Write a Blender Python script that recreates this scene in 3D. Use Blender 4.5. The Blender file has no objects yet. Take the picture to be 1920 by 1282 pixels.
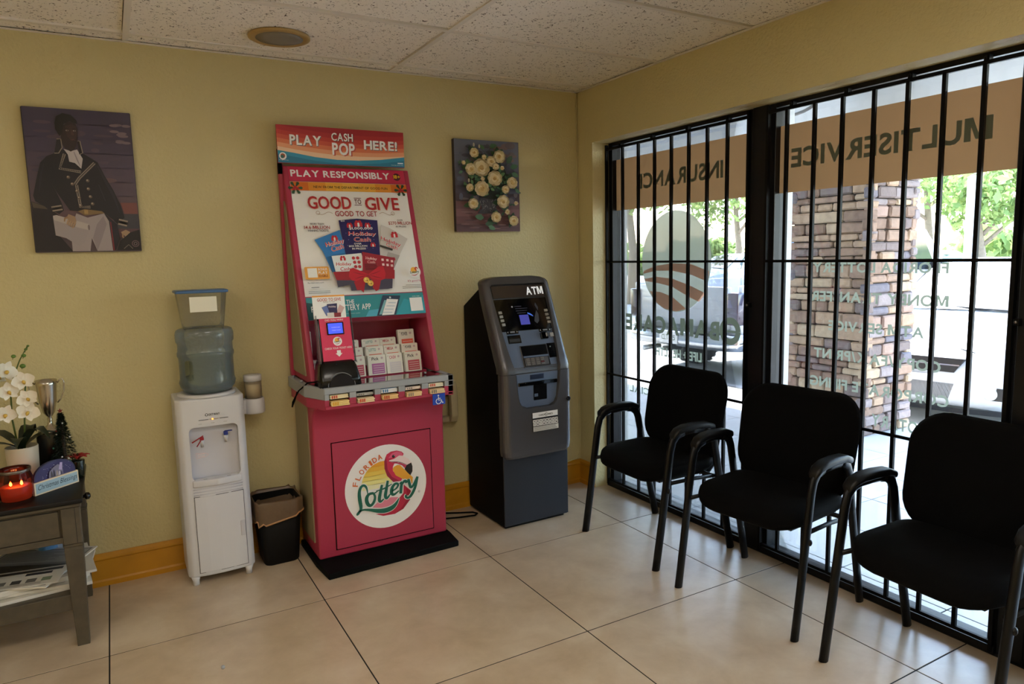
import bpy, bmesh, math, random
from mathutils import Vector, Matrix
random.seed(7)
S = bpy.context.scene
COL = S.collection
PI = math.pi

# ------------------------------------------------------------------ camera
CAM_POS = (-2.5437, -3.6178, 1.4654)
YAW, PITCH, ROLL = 0.5163, -0.1239, -0.0236
fw = Vector((math.sin(YAW)*math.cos(PITCH), math.cos(YAW)*math.cos(PITCH), math.sin(PITCH)))
r0 = Vector((math.cos(YAW), -math.sin(YAW), 0)); u0 = r0.cross(fw)
rt = r0*math.cos(ROLL)+u0*math.sin(ROLL); up = -r0*math.sin(ROLL)+u0*math.cos(ROLL)
cd = bpy.data.cameras.new('camera'); cam = bpy.data.objects.new('camera', cd); COL.objects.link(cam)
cd.sensor_width = 36; cd.lens = 1314.45/1920*36; cd.clip_start = .02; cd.clip_end = 300
mw = Matrix((rt, up, -fw)).transposed().to_4x4(); mw.translation = CAM_POS
cam.matrix_world = mw
S.camera = cam

# ------------------------------------------------------------------ sky, sun, exposure
wd = bpy.data.worlds.new('sky'); S.world = wd; wd.use_nodes = True
nt = wd.node_tree; nt.nodes.clear()
sky = nt.nodes.new('ShaderNodeTexSky'); sky.sky_type = 'NISHITA'; sky.sun_disc = False
sky.sun_elevation = math.radians(56); sky.sun_rotation = math.radians(35); sky.air_density = 1.2; sky.dust_density = 1.0
bg = nt.nodes.new('ShaderNodeBackground'); bg.inputs[1].default_value = SKY_STRENGTH = 1.25
wo = nt.nodes.new('ShaderNodeOutputWorld')
nt.links.new(sky.outputs[0], bg.inputs[0]); nt.links.new(bg.outputs[0], wo.inputs[0])
sd = bpy.data.lights.new('sun', 'SUN'); sd.energy = 14; sd.angle = math.radians(.6); sd.color = (1, .95, .87)
sun = bpy.data.objects.new('sun', sd); COL.objects.link(sun); sun.location = (8, 10, 14)
sun.rotation_euler = Vector((.40, .50, 1.0)).to_track_quat('Z', 'Y').to_euler()
TROFFER = 6.2
S.view_settings.view_transform = 'Standard'; S.view_settings.look = 'None'
S.view_settings.exposure = 0.9; S.view_settings.gamma = 1.0; S.view_settings.use_curve_mapping = False
S.cycles.use_denoising = True; S.cycles.use_adaptive_sampling = True; S.cycles.adaptive_threshold = .02
S.cycles.max_bounces = 8; S.cycles.diffuse_bounces = 4; S.cycles.glossy_bounces = 3
S.cycles.transmission_bounces = 8; S.cycles.transparent_max_bounces = 12
S.cycles.sample_clamp_indirect = 6; S.cycles.caustics_reflective = False; S.cycles.caustics_refractive = False

# ------------------------------------------------------------------ materials
def lin(c):
    if isinstance(c, str):
        c = [int(c[i:i+2], 16) for i in (0, 2, 4)]
    return tuple(((v/255)/12.92 if v/255 <= .04045 else ((v/255+.055)/1.055)**2.4) for v in c)
MATS = {}
def mat(name, col, rough=.5, metal=0, noise=None, bump=None, emit=None, alpha=None, spec=.5, trans=None, rand=0, coat=0):
    """principled material; noise=(scale, amount, detail) mottles the colour, bump=(scale, strength)"""
    m = bpy.data.materials.new(name); m.use_nodes = True
    n = m.node_tree.nodes; l = m.node_tree.links; b = n['Principled BSDF']
    c = lin(col)
    b.inputs['Base Color'].default_value = (*c, 1); b.inputs['Roughness'].default_value = rough
    b.inputs['Metallic'].default_value = metal; b.inputs['Specular IOR Level'].default_value = spec
    if coat: b.inputs['Coat Weight'].default_value = coat; b.inputs['Coat Roughness'].default_value = .08
    geo = None
    def pos():
        nonlocal geo
        if geo is None: geo = n.new('ShaderNodeNewGeometry')
        return geo.outputs['Position']
    if noise or rand:
        last = None
        hv = n.new('ShaderNodeHueSaturation'); hv.inputs['Color'].default_value = (*c, 1)
        if noise:
            t = n.new('ShaderNodeTexNoise'); t.inputs['Scale'].default_value = noise[0]
            t.inputs['Detail'].default_value = noise[2] if len(noise) > 2 else 5; l.new(pos(), t.inputs['Vector'])
            mr = n.new('ShaderNodeMapRange'); mr.inputs[1].default_value = .3; mr.inputs[2].default_value = .7
            mr.inputs[3].default_value = 1-noise[1]; mr.inputs[4].default_value = 1+noise[1]
            l.new(t.outputs[0], mr.inputs[0]); last = mr.outputs[0]
        if rand:
            oi = n.new('ShaderNodeObjectInfo'); mr = n.new('ShaderNodeMapRange')
            mr.inputs[3].default_value = 1-rand; mr.inputs[4].default_value = 1+rand; l.new(oi.outputs['Random'], mr.inputs[0])
            if last is not None:
                mm = n.new('ShaderNodeMath'); mm.operation = 'MULTIPLY'; l.new(last, mm.inputs[0]); l.new(mr.outputs[0], mm.inputs[1]); last = mm.outputs[0]
            else: last = mr.outputs[0]
        l.new(last, hv.inputs['Value']); l.new(hv.outputs[0], b.inputs['Base Color'])
    if bump:
        t = n.new('ShaderNodeTexNoise'); t.inputs['Scale'].default_value = bump[0]; t.inputs['Detail'].default_value = 4
        l.new(pos(), t.inputs['Vector'])
        bp = n.new('ShaderNodeBump'); bp.inputs['Strength'].default_value = bump[1]; bp.inputs['Distance'].default_value = .004
        l.new(t.outputs[0], bp.inputs['Height']); l.new(bp.outputs[0], b.inputs['Normal'])
    if emit: b.inputs['Emission Color'].default_value = (*c, 1); b.inputs['Emission Strength'].default_value = emit
    if alpha is not None: b.inputs['Alpha'].default_value = alpha
    if trans is not None: b.inputs['Transmission Weight'].default_value = trans; b.inputs['IOR'].default_value = 1.15
    MATS[name] = m
    return m
def pane(name, tint, refl=1.0, rough=0.0, dirt=0.0, dcol=(200, 205, 210)):
    """thin pane: straight-through transparency + fresnel gloss + a little diffuse film"""
    m = bpy.data.materials.new(name); m.use_nodes = True; n = m.node_tree.nodes; l = m.node_tree.links; n.clear()
    o = n.new('ShaderNodeOutputMaterial'); tr = n.new('ShaderNodeBsdfTransparent'); gl = n.new('ShaderNodeBsdfGlossy')
    tr.inputs[0].default_value = (*lin(tint), 1); gl.inputs['Roughness'].default_value = rough
    fr = n.new('ShaderNodeFresnel'); fr.inputs[0].default_value = 1.45
    mu = n.new('ShaderNodeMath'); mu.operation = 'MULTIPLY'; mu.inputs[1].default_value = refl; l.new(fr.outputs[0], mu.inputs[0])
    mx = n.new('ShaderNodeMixShader'); l.new(mu.outputs[0], mx.inputs[0]); l.new(tr.outputs[0], mx.inputs[1]); l.new(gl.outputs[0], mx.inputs[2])
    if dirt:
        df = n.new('ShaderNodeBsdfDiffuse'); df.inputs[0].default_value = (*lin(dcol), 1)
        m2 = n.new('ShaderNodeMixShader'); m2.inputs[0].default_value = dirt; l.new(mx.outputs[0], m2.inputs[1]); l.new(df.outputs[0], m2.inputs[2]); mx = m2
    l.new(mx.outputs[0], o.inputs[0]); MATS[name] = m
    return m
def film(name, col, thru=.5, clear=0.0):
    """vinyl film on glass: reflects and lets light glow through"""
    m = bpy.data.materials.new(name); m.use_nodes = True; n = m.node_tree.nodes; l = m.node_tree.links; n.clear()
    o = n.new('ShaderNodeOutputMaterial'); d = n.new('ShaderNodeBsdfDiffuse'); t = n.new('ShaderNodeBsdfTranslucent')
    d.inputs[0].default_value = (*lin(col), 1); t.inputs[0].default_value = (*lin(col), 1)
    mx = n.new('ShaderNodeMixShader'); mx.inputs[0].default_value = thru; l.new(d.outputs[0], mx.inputs[1]); l.new(t.outputs[0], mx.inputs[2])
    if clear:
        tr = n.new('ShaderNodeBsdfTransparent'); m2 = n.new('ShaderNodeMixShader'); m2.inputs[0].default_value = clear
        l.new(mx.outputs[0], m2.inputs[1]); l.new(tr.outputs[0], m2.inputs[2]); mx = m2
    l.new(mx.outputs[0], o.inputs[0]); MATS[name] = m
    return m
_flat = {}
def ink(c, rough=.45):
    """flat printing ink of one colour"""
    k = (c if isinstance(c, str) else '%02x%02x%02x' % tuple(c))
    if k not in _flat: _flat[k] = mat('ink_'+k, tuple(min(244, int(k[i:i+2], 16)*1.15) for i in (0, 2, 4)), rough)
    return _flat[k]

# ------------------------------------------------------------------ mesh tools
class MB:
    def __init__(s): s.v = []; s.f = []; s.mi = []; s.sm = []; s.mats = []
    def m(s, material):
        if material not in s.mats: s.mats.append(material)
        return s.mats.index(material)
    def add(s, vs, fs, material=None, smooth=False):
        b = len(s.v); s.v += [tuple(p) for p in vs]; k = s.m(material) if material else 0
        for f in fs: s.f.append([b+i for i in f]); s.mi.append(k); s.sm.append(smooth)
        return s
    def bm(s, b, material=None, smooth=False):
        b.verts.ensure_lookup_table(); b.verts.index_update()
        s.add([v.co[:] for v in b.verts], [[v.index for v in f.verts] for f in b.faces], material, smooth); b.free(); return s
    def box(s, x0, x1, y0, y1, z0, z1, bev=0, material=None, seg=2, M=None):
        b = bmesh.new(); bmesh.ops.create_cube(b, size=1)
        for v in b.verts: v.co = Vector((x0+(v.co.x+.5)*(x1-x0), y0+(v.co.y+.5)*(y1-y0), z0+(v.co.z+.5)*(z1-z0)))
        if bev: bmesh.ops.bevel(b, geom=list(b.edges), offset=bev, segments=seg, affect='EDGES', profile=.6)
        if M is not None: bmesh.ops.transform(b, matrix=M, verts=b.verts)
        return s.bm(b, material, bool(bev) and seg > 1)
    def prism(s, poly, a, b_, axis='x', bev=0, material=None, seg=2):
        """polygon in the two other axes (cyclic order y,z / x,z / x,y) extruded from a to b_"""
        n = len(poly); vs = []
        for t in (a, b_):
            for p, q in poly: vs.append({'x': (t, p, q), 'y': (p, t, q), 'z': (p, q, t)}[axis])
        fs = [list(range(n)), list(range(2*n-1, n-1, -1))]+[[i, i+n, (i+1) % n+n, (i+1) % n] for i in range(n)]
        b = bmesh.new(); bv = [b.verts.new(v) for v in vs]
        for f in fs: b.faces.new([bv[i] for i in f])
        bmesh.ops.recalc_face_normals(b, faces=b.faces)
        if bev: bmesh.ops.bevel(b, geom=list(b.edges), offset=bev, segments=seg, affect='EDGES', profile=.6)
        return s.bm(b, material, bool(bev) and seg > 1)
    def loft(s, rings, closed=True, caps=True, material=None, smooth=True):
        n = len(rings[0]); vs = [p for r in rings for p in r]; fs = []
        for i in range(len(rings)-1):
            for j in range(n if closed else n-1):
                k = (j+1) % n; fs.append([i*n+j, i*n+k, (i+1)*n+k, (i+1)*n+j])
        if caps and closed: fs.append(list(range(n))[::-1]); fs.append([(len(rings)-1)*n+j for j in range(n)])
        return s.add(vs, fs, material, smooth)
    def lathe(s, prof, c=(0, 0, 0), n=24, material=None, smooth=True, caps=True):
        return s.loft([[(c[0]+r*math.cos(2*PI*j/n), c[1]+r*math.sin(2*PI*j/n), c[2]+z) for j in range(n)] for r, z in prof], True, caps, material, smooth)
    def tube(s, path, r, n=8, ry=None, up=(0, 0, 1), material=None, closed=False):
        path = [Vector(p) for p in path]; rings = []; N = len(path); ry = ry or r; side0 = None
        for i, p in enumerate(path):
            t = (path[min(i+1, N-1)]-path[max(i-1, 0)])
            if closed: t = path[(i+1) % N]-path[i-1]
            t.normalize(); side = t.cross(Vector(up))
            if side.length < .05: side = t.cross(Vector((1, 0, .01)))
            side.normalize()
            if side0 is not None and side.dot(side0) < 0: side = -side
            side0 = side; nn = side.cross(t)
            rr = r[i] if isinstance(r, (list, tuple)) else r; r2 = ry[i] if isinstance(ry, (list, tuple)) else ry
            rings.append([tuple(p+side*(rr*math.cos(2*PI*j/n))+nn*(r2*math.sin(2*PI*j/n))) for j in range(n)])
        if closed: rings.append(rings[0])
        return s.loft(rings, True, not closed, material, True)
    def ball(s, c, r, nu=10, nv=6, sc=(1, 1, 1), material=None):
        rings = []
        for i in range(nv+1):
            a = -PI/2+PI*i/nv; q = max(math.cos(a), .02)
            rings.append([(c[0]+r*sc[0]*q*math.cos(2*PI*j/nu), c[1]+r*sc[1]*q*math.sin(2*PI*j/nu), c[2]+r*sc[2]*math.sin(a)) for j in range(nu)])
        return s.loft(rings, True, True, material, True)
    def mesh(s, name, material=None, off=(0, 0, 0), recalc=True):
        me = bpy.data.meshes.new(name)
        me.from_pydata([(v[0]-off[0], v[1]-off[1], v[2]-off[2]) for v in s.v], [], s.f)
        ms = [material] if material else s.mats
        for q in ms: me.materials.append(q)
        for p, k, sm in zip(me.polygons, s.mi, s.sm):
            p.material_index = 0 if material else k; p.use_smooth = sm
        if recalc:
            b = bmesh.new(); b.from_mesh(me); bmesh.ops.recalc_face_normals(b, faces=b.faces); b.to_mesh(me); b.free()
        me.update(); return me
ORG = {}
def tag(o, label=None, cat=None, group=None, kind=None):
    if label: o['label'] = label
    if cat: o['category'] = cat
    if group: o['group'] = group
    if kind: o['kind'] = kind
    return o
def thing(name, label, cat, loc=(0, 0, 0), group=None, rz=0):
    o = bpy.data.objects.new(name, None); COL.objects.link(o); o.location = loc; o.empty_display_size = .05; o.rotation_euler[2] = rz
    ORG[o.name] = tuple(loc); return tag(o, label, cat, group)
def part(name, mb, parent, material=None, label=None, kind=None, recalc=True):
    off = ORG[parent.name]; me = mb if isinstance(mb, bpy.types.Mesh) else mb.mesh(name, material, off, recalc)
    o = bpy.data.objects.new(name, me); COL.objects.link(o); o.parent = parent; ORG[o.name] = off
    return tag(o, label, None, None, kind)
def solo(name, mb, loc=(0, 0, 0), material=None, label=None, cat=None, group=None, kind=None):
    o = bpy.data.objects.new(name, mb.mesh(name, material, loc)); COL.objects.link(o); o.location = loc; ORG[o.name] = tuple(loc)
    return tag(o, label, cat, group, kind)
def copy_tree(o, parent=None):
    c = o.copy(); COL.objects.link(c); c.parent = parent
    for ch in list(o.children): copy_tree(ch, c)
    return c

# ------------------------------------------------------------------ flat print
_txt = {}
def text_geo(s, bold=0):
    k = (s, bold)
    if k not in _txt:
        cu = bpy.data.curves.new('t', 'FONT'); cu.body = s; cu.size = 1; cu.offset = bold; cu.resolution_u = 3; cu.fill_mode = 'FRONT'
        ob = bpy.data.objects.new('t', cu); COL.objects.link(ob)
        me = bpy.data.meshes.new_from_object(ob.evaluated_get(bpy.context.evaluated_depsgraph_get()))
        vs = [(v.co.x, v.co.y) for v in me.vertices]; fs = [list(p.vertices) for p in me.polygons]
        bpy.data.objects.remove(ob); bpy.data.curves.remove(cu); bpy.data.meshes.remove(me)
        x0 = min(v[0] for v in vs); x1 = max(v[0] for v in vs); y0 = min(v[1] for v in vs); y1 = max(v[1] for v in vs)
        _txt[k] = ([((a-x0)/(x1-x0), (b-y0)/(y1-y0)) for a, b in vs], fs)
    return _txt[k]
def bold_geo(s, bold):
    """capital lettering set glyph by glyph with thickened strokes (one layer, no overlaps)"""
    k = (s, bold, 'b')
    if k in _txt: return _txt[k]
    V = []; F = []; x = 0
    for ch in s:
        if ch == ' ': x += .30; continue
        g = (ch, bold, 'g')
        if g not in _txt:
            if ch == 'M':
                t = .135+2*bold; w = .80; h = .73
                vs = [(0, 0), (0, h), (t*1.25, h), (w/2, h*.34), (w-t*1.25, h), (w, h), (w, 0), (w-t, 0), (w-t, h*.62), (w/2+t*.36, 0+h*.08), (w/2-t*.36, h*.08), (t, h*.62), (t, 0)]; fs = [list(range(13))]
            else:
                cu = bpy.data.curves.new('t', 'FONT'); cu.body = ch; cu.offset = bold; cu.resolution_u = 3; cu.fill_mode = 'FRONT'
                ob = bpy.data.objects.new('t', cu); COL.objects.link(ob)
                me = bpy.data.meshes.new_from_object(ob.evaluated_get(bpy.context.evaluated_depsgraph_get()))
                vs = [(v.co.x, v.co.y) for v in me.vertices]; fs = [list(q.vertices) for q in me.polygons]
                bpy.data.objects.remove(ob); bpy.data.curves.remove(cu); bpy.data.meshes.remove(me)
                m0 = min(v[0] for v in vs); vs = [(a-m0, b) for a, b in vs]
            _txt[g] = (vs, fs, max(v[0] for v in vs))
        vs, fs, w = _txt[g]; b = len(V); V += [(a+x, c) for a, c in vs]; F += [[b+i for i in f] for f in fs]; x += w+.075
    x0 = min(v[0] for v in V); x1 = max(v[0] for v in V); y0 = min(v[1] for v in V); y1 = max(v[1] for v in V)
    _txt[k] = ([((a-x0)/(x1-x0), (c-y0)/(y1-y0)) for a, c in V], F)
    return _txt[k]
class Print:
    """flat shapes on a plane: origin o, right U, up V (unit vectors); every shape lies a hair above the last"""
    def __init__(s, o, U=(1, 0, 0), V=(0, 0, 1), eps=.00015, base=.0004):
        s.o = Vector(o); s.U = Vector(U); s.V = Vector(V); s.N = s.U.cross(s.V); s.h = base; s.eps = eps; s.mb = MB()
    def P(s, a, b): return s.o+s.U*a+s.V*b+s.N*s.h
    def poly(s, pts, m, keep=False):
        s.mb.add([s.P(*q) for q in pts], [list(range(len(pts)))], m)
        if not keep: s.h += s.eps
        return s
    def rect(s, a0, b0, a1, b1, m, r=0, keep=False):
        if not r: return s.poly([(a0, b0), (a1, b0), (a1, b1), (a0, b1)], m, keep)
        pts = []
        for cx, cy, t0 in ((a1-r, b0+r, -90), (a1-r, b1-r, 0), (a0+r, b1-r, 90), (a0+r, b0+r, 180)):
            for k in range(5): t = math.radians(t0+k*22.5); pts.append((cx+r*math.cos(t), cy+r*math.sin(t)))
        return s.poly(pts, m, keep)
    def disc(s, a, b, r, m, ry=None, n=28, keep=False):
        return s.poly([(a+r*math.cos(2*PI*k/n), b+(ry or r)*math.sin(2*PI*k/n)) for k in range(n)], m, keep)
    def ring(s, a, b, r, w, m, n=32, t0=0, t1=360):
        pts = []
        for k in range(n+1): t = math.radians(t0+(t1-t0)*k/n); pts.append((a+r*math.cos(t), b+r*math.sin(t)))
        return s.stroke(pts, w, m)
    def text(s, t, a0, b0, a1, b1, m, bold=.02, mirror=False, rise=0, shear=0, keep=False):
        caps = bold > .006 and t == t.upper()
        vs, fs = bold_geo(t, bold) if caps else text_geo(t); d = 0 if caps else bold*(b1-b0)*1.5; h0 = s.h
        for dx, dy in ((-d, 0), (d, 0), (0, d*.7), (0, -d*.7)) if bold > .006 and not caps else ((0, 0),):
            out = []; s.h += s.eps*.1
            for x, y in vs:
                if mirror: x = 1-x
                out.append(s.P(dx+a0+d+x*(a1-a0-2*d)+shear*y*(b1-b0), dy+b0+d*.7+y*(b1-b0-d*1.4)+rise*x))
            s.mb.add(out, fs, m)
        s.h = h0+(0 if keep else s.eps)
        return s
    def textq(s, t, tl, tr, br, bl, m, bold=.02):
        vs, fs = text_geo(t); d = bold*abs(tl[1]-bl[1])*1.3; h0 = s.h
        for dx, dy in ((-d, 0), (d, 0), (0, d*.7), (0, -d*.7)) if bold > .006 else ((0, 0),):
            out = []; s.h += s.eps*.1
            for x, y in vs:
                a = [(bl[i]*(1-x)+br[i]*x)*(1-y)+(tl[i]*(1-x)+tr[i]*x)*y for i in (0, 1)]
                out.append(s.P(a[0]+dx, a[1]+dy))
            s.mb.add(out, fs, m)
        s.h = h0+s.eps; return s
    def stroke(s, pts, w, m, smooth=0):
        """ribbon of width w (number or list) along a path"""
        for _ in range(smooth):
            q = [pts[0]]; ww = [w[0]] if isinstance(w, list) else None
            for i in range(len(pts)-1):
                for t in (.25, .75):
                    q.append((pts[i][0]*(1-t)+pts[i+1][0]*t, pts[i][1]*(1-t)+pts[i+1][1]*t))
                    if ww is not None: ww.append(w[i]*(1-t)+w[i+1]*t)
            q.append(pts[-1]); pts = q
            if ww is not None: w = ww+[w[-1]]
        N = len(pts); L = []; R = []
        for i, p in enumerate(pts):
            a = pts[max(i-1, 0)]; c = pts[min(i+1, N-1)]; dx, dy = c[0]-a[0], c[1]-a[1]; d = math.hypot(dx, dy) or 1
            h = (w[i] if isinstance(w, list) else w)/2
            L.append((p[0]-dy/d*h, p[1]+dx/d*h)); R.append((p[0]+dy/d*h, p[1]-dx/d*h))
        vs = [s.P(*q) for q in L+R]
        s.mb.add(vs, [[i, i+1, N+i+1, N+i] for i in range(N-1)], m); s.h += s.eps; return s
    def build(s, name, parent, label=None):
        return part(name, s.mb, parent, None, label, recalc=False)
def rrect(w, h, r, n=5, cx=0, cy=0):
    out = []
    for sx, sy, t0 in ((1, -1, -90), (1, 1, 0), (-1, 1, 90), (-1, -1, 180)):
        for k in range(n): t = math.radians(t0+k*90/(n-1)); out.append((cx+sx*(w/2-r)+r*math.cos(t), cy+sy*(h/2-r)+r*math.sin(t)))
    return out
# ------------------------------------------------------------------ shared materials
WALL = mat('yellow_paint', (203, 190, 142), .55, bump=(75, .9), noise=(1.3, .05, 3))
TRIM = mat('ochre_trim_paint', (196, 138, 30), .35, noise=(9, .10))
BLACKM = mat('black_paint', (4, 4, 5), .5, spec=.15)
FRAMEM = mat('dark_bronze_aluminium', (9, 10, 14), .4, spec=.3)
WHITEX = mat('white_exterior_paint', (214, 216, 218), .6)
GLASS = pane('window_glass', (246, 249, 250), .75, 0, .02)
def floor_mat():
    m = mat('stone_tile', (190, 175, 152), .30, spec=.85)
    n = m.node_tree.nodes; l = m.node_tree.links; b = n['Principled BSDF']
    g = n.new('ShaderNodeNewGeometry'); t = n.new('ShaderNodeTexNoise'); t.inputs['Scale'].default_value = 4.5; t.inputs['Detail'].default_value = 8
    t.inputs['Roughness'].default_value = .62; t.inputs['Distortion'].default_value = .25; l.new(g.outputs['Position'], t.inputs['Vector'])
    cr = n.new('ShaderNodeValToRGB'); e = cr.color_ramp.elements
    e[0].position = .3; e[0].color = (*lin((180, 158, 130)), 1); e[1].position = .68; e[1].color = (*lin((208, 190, 164)), 1)
    x = cr.color_ramp.elements.new(.5); x.color = (*lin((196, 175, 147)), 1)
    l.new(t.outputs[0], cr.inputs[0]); l.new(cr.outputs[0], b.inputs['Base Color'])
    t2 = n.new('ShaderNodeTexNoise'); t2.inputs['Scale'].default_value = 60; l.new(g.outputs['Position'], t2.inputs['Vector'])
    mr = n.new('ShaderNodeMapRange'); mr.inputs[3].default_value = .27; mr.inputs[4].default_value = .31; l.new(t2.outputs[0], mr.inputs[0]); l.new(mr.outputs[0], b.inputs['Roughness'])
    return m
def ceil_mat():
    m = mat('fissured_ceiling_board', (196, 188, 178), .85)
    n = m.node_tree.nodes; l = m.node_tree.links; b = n['Principled BSDF']
    g = n.new('ShaderNodeNewGeometry'); mp = n.new('ShaderNodeMapping'); mp.inputs['Scale'].default_value = (62, 62, 62); l.new(g.outputs['Position'], mp.inputs[0])
    t = n.new('ShaderNodeTexNoise'); t.inputs['Scale'].default_value = 1.0; t.inputs['Detail'].default_value = 3; t.inputs['Distortion'].default_value = 1.6; l.new(mp.outputs[0], t.inputs[0])
    cr = n.new('ShaderNodeValToRGB'); e = cr.color_ramp.elements; e[0].position = .345; e[0].color = (*lin((84, 70, 58)), 1); e[1].position = .385; e[1].color = (*lin((244, 238, 230)), 1)
    l.new(t.outputs[0], cr.inputs[0]); l.new(cr.outputs[0], b.inputs['Base Color'])
    return m
TILE = floor_mat(); CEIL = ceil_mat()
GROUT = mat('dark_grout', (22, 19, 17), .8)
GRIDM = mat('white_grid_paint', (228, 222, 214), .5)

# ------------------------------------------------------------------ room shell
XL, YB, H = -5.3, -6.6, 2.4284
fl = solo('floor', MB().box(XL-.1, .1, YB-.1, .02, -.08, -.0012, material=GROUT), kind='structure')
T, tx, ty = .8124, -2.6624, -.6962
xs = sorted(set([XL]+[tx+i*T for i in range(-3, 4) if XL < tx+i*T < .09]+[.095])); ys = sorted([0.0]+[ty-j*T for j in range(0, 8) if ty-j*T > YB]+[YB])
g = .0026
for i in range(len(xs)-1):
    for j in range(len(ys)-1):
        part('floor_tile', MB().box(xs[i]+g, xs[i+1]-g, ys[j]+g, ys[j+1]-g, -.02, 0, .0006, TILE, 1), fl)
# ceiling: grid bars and loose boards, each board its own piece
cx = [XL, -4.842, -3.623, -2.4038, -1.1848, 0.0]; cy = [0.0]+[-.1305-.6096*k for k in range(11)]+[YB]
ce = solo('ceiling', MB().box(XL-.1, .25, YB-.1, .1, H+.06, H+.12, material=WHITEX), kind='structure')
for x in cx[1:-1]: part('grid_bar', MB().box(x-.012, x+.012, YB, 0, H-.001, H+.03, material=GRIDM), ce)
for k, y in enumerate(cy[1:-1]): part('grid_bar', MB().box(XL, 0, y-.012, y+.012, H-.002, H+.03, material=GRIDM), ce)
for e in ((XL, 0, -.02, 0), (-.02, 0, YB, 0)): part('wall_angle', MB().box(e[0], e[1], e[2], e[3], H-.003, H, material=GRIDM), ce)
TROF = [(1, 5), (3, 5), (1, 9), (3, 9)]
for i in range(len(cx)-1):
    for j in range(len(cy)-1):
        if (i, j) in TROF: continue
        x0, x1 = cx[i]+.006, cx[i+1]-.006; y1, y0 = cy[j]-.006, cy[j+1]+.006
        dz = random.uniform(-.001, .003)
        M = Matrix.Translation(((x0+x1)/2, (y0+y1)/2, 0)) @ Matrix.Rotation(random.uniform(-.004, .004), 4, 'Y') @ Matrix.Rotation(random.uniform(-.006, .006), 4, 'X') @ Matrix.Translation((-(x0+x1)/2, -(y0+y1)/2, 0))
        part('ceiling_board', MB().box(x0, x1, y0, y1, H+.004+dz, H+.02+dz, material=CEIL, M=M), ce)
LENS = mat('lamp_diffuser', (255, 246, 232), .6, emit=TROFFER)
for n_, (i, j) in enumerate(TROF):
    x0, x1 = cx[i]+.012, cx[i+1]-.012; y1, y0 = cy[j]-.012, cy[j+1]+.012
    t = thing('ceiling_light', ['flush white ceiling lamp panel over the middle of the room, left one', 'flush white ceiling lamp panel over the middle of the room, window side', 'flush white ceiling lamp panel at the rear wall, left one', 'flush white ceiling lamp panel at the rear wall, window side'][n_], 'ceiling light', ((x0+x1)/2, (y0+y1)/2, H), 'ceiling lamp panels')
    part('housing', MB().box(x0, x1, y0, y1, H+.012, H+.05, material=GRIDM), t)
    mb = MB()
    for a in ((x0, x0+.03, y0, y1), (x1-.03, x1, y0, y1), (x0, x1, y0, y0+.03), (x0, x1, y1-.03, y1)): mb.box(a[0], a[1], a[2], a[3], H-.002, H+.012, material=GRIDM)
    part('frame', mb, t); part('diffuser', MB().box(x0+.03, x1-.03, y0+.03, y1-.03, H+.002, H+.01, material=LENS), t)

solo('wall_back', MB().box(XL-.2, .25, 0, .2, 0, H+.12, material=WALL), kind='structure')
solo('wall_left', MB().box(XL-.2, XL, YB, 0, 0, H+.12, material=WALL), kind='structure')
solo('wall_front', MB().box(XL-.2, .25, YB-.2, YB, 0, H+.12, material=WALL), kind='structure')
WY = [-.155, -1.305, -2.455, -3.605, -4.755]; WT = 2.113; XO = .24
mb = MB().box(0, XO, YB, 0, WT, H+.12, material=WALL).box(0, XO, WY[0], 0, 0, WT, material=WALL).box(0, XO, YB, WY[-1], 0, WT, material=WALL)
solo('wall_right', mb, kind='structure')
def base(name, path, nrm):
    """skirting: tall board with a bead on top and a foot strip"""
    prof = [(0, 0), (.02, 0), (.02, .022), (.014, .03), (.013, .118), (.018, .126), (.016, .138), (.006, .15), (0, .15)]
    mb = MB(); (xa, ya), (xb, yb) = path
    mb.loft([[(x+nrm[0]*d, y+nrm[1]*d, z) for d, z in prof] for x, y in path], True, True, TRIM, False)
    solo(name, mb, kind='structure')
base('baseboard_back', [(XL, 0), (0, 0)], (0, -1)); base('baseboard_right', [(0, -.0), (0, WY[0])], (-1, 0)); base('baseboard_left', [(XL, YB), (XL, 0)], (1, 0))

# ------------------------------------------------------------------ windows, glass, security grilles
GREY2 = film('dark_grey_vinyl', (104, 112, 98), .4); GREY = film('grey_vinyl', (146, 154, 140), .6); TAN = film('tan_vinyl', (136, 104, 72), .5)
OVG = film('pale_vinyl', (156, 160, 148), .5, .04); RUST = film('rust_vinyl', (200, 152, 130), .62, .05)
WINS = []
for k in range(4):
    ya, yb = WY[k], WY[k+1]
    w = bpy.data.objects.new('window_%d' % (k+1), None); COL.objects.link(w); w.location = (.15, (ya+yb)/2, 0); ORG[w.name] = tuple(w.location); w['kind'] = 'structure'; WINS.append(w)
    l_, r_ = ya-(.0 if k == 0 else .045), yb+(.045 if k < 3 else 0)
    part('window_frame', MB().box(.12, .185, l_-.035, l_, 0, WT, .002, FRAMEM, 1), w)
    part('window_frame', MB().box(.12, .185, r_, r_+.035, 0, WT, .002, FRAMEM, 1), w)
    part('window_frame', MB().box(.12, .185, r_+.035, l_-.035, WT-.02, WT, material=FRAMEM), w)
    part('window_sill', MB().box(.095, .185, r_+.0, l_-.0, 0, .03, .002, FRAMEM, 1), w)
    part('glass_pane', MB().box(.153, .159, r_+.03, l_-.03, .028, WT-.018, material=GLASS), w)
    if k < 3: part('mullion', MB().box(.108, .19, yb-.043, yb+.043, 0, WT, .003, FRAMEM, 1), w)
    part('outer_jamb', MB().box(.19, .25, l_-.03 if k else l_-.012, l_+.02 if k else l_-.0, 0, WT, material=WHITEX), w)
BARS = [[-.314, -.455, -.592, -.725, -.855, -.985, -1.117], [-1.462, -1.602, -1.733, -1.869, -2.003, -2.136, -2.27]]
BARS += [[b-1.15 for b in BARS[1]], [b-2.3 for b in BARS[1]]]
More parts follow.
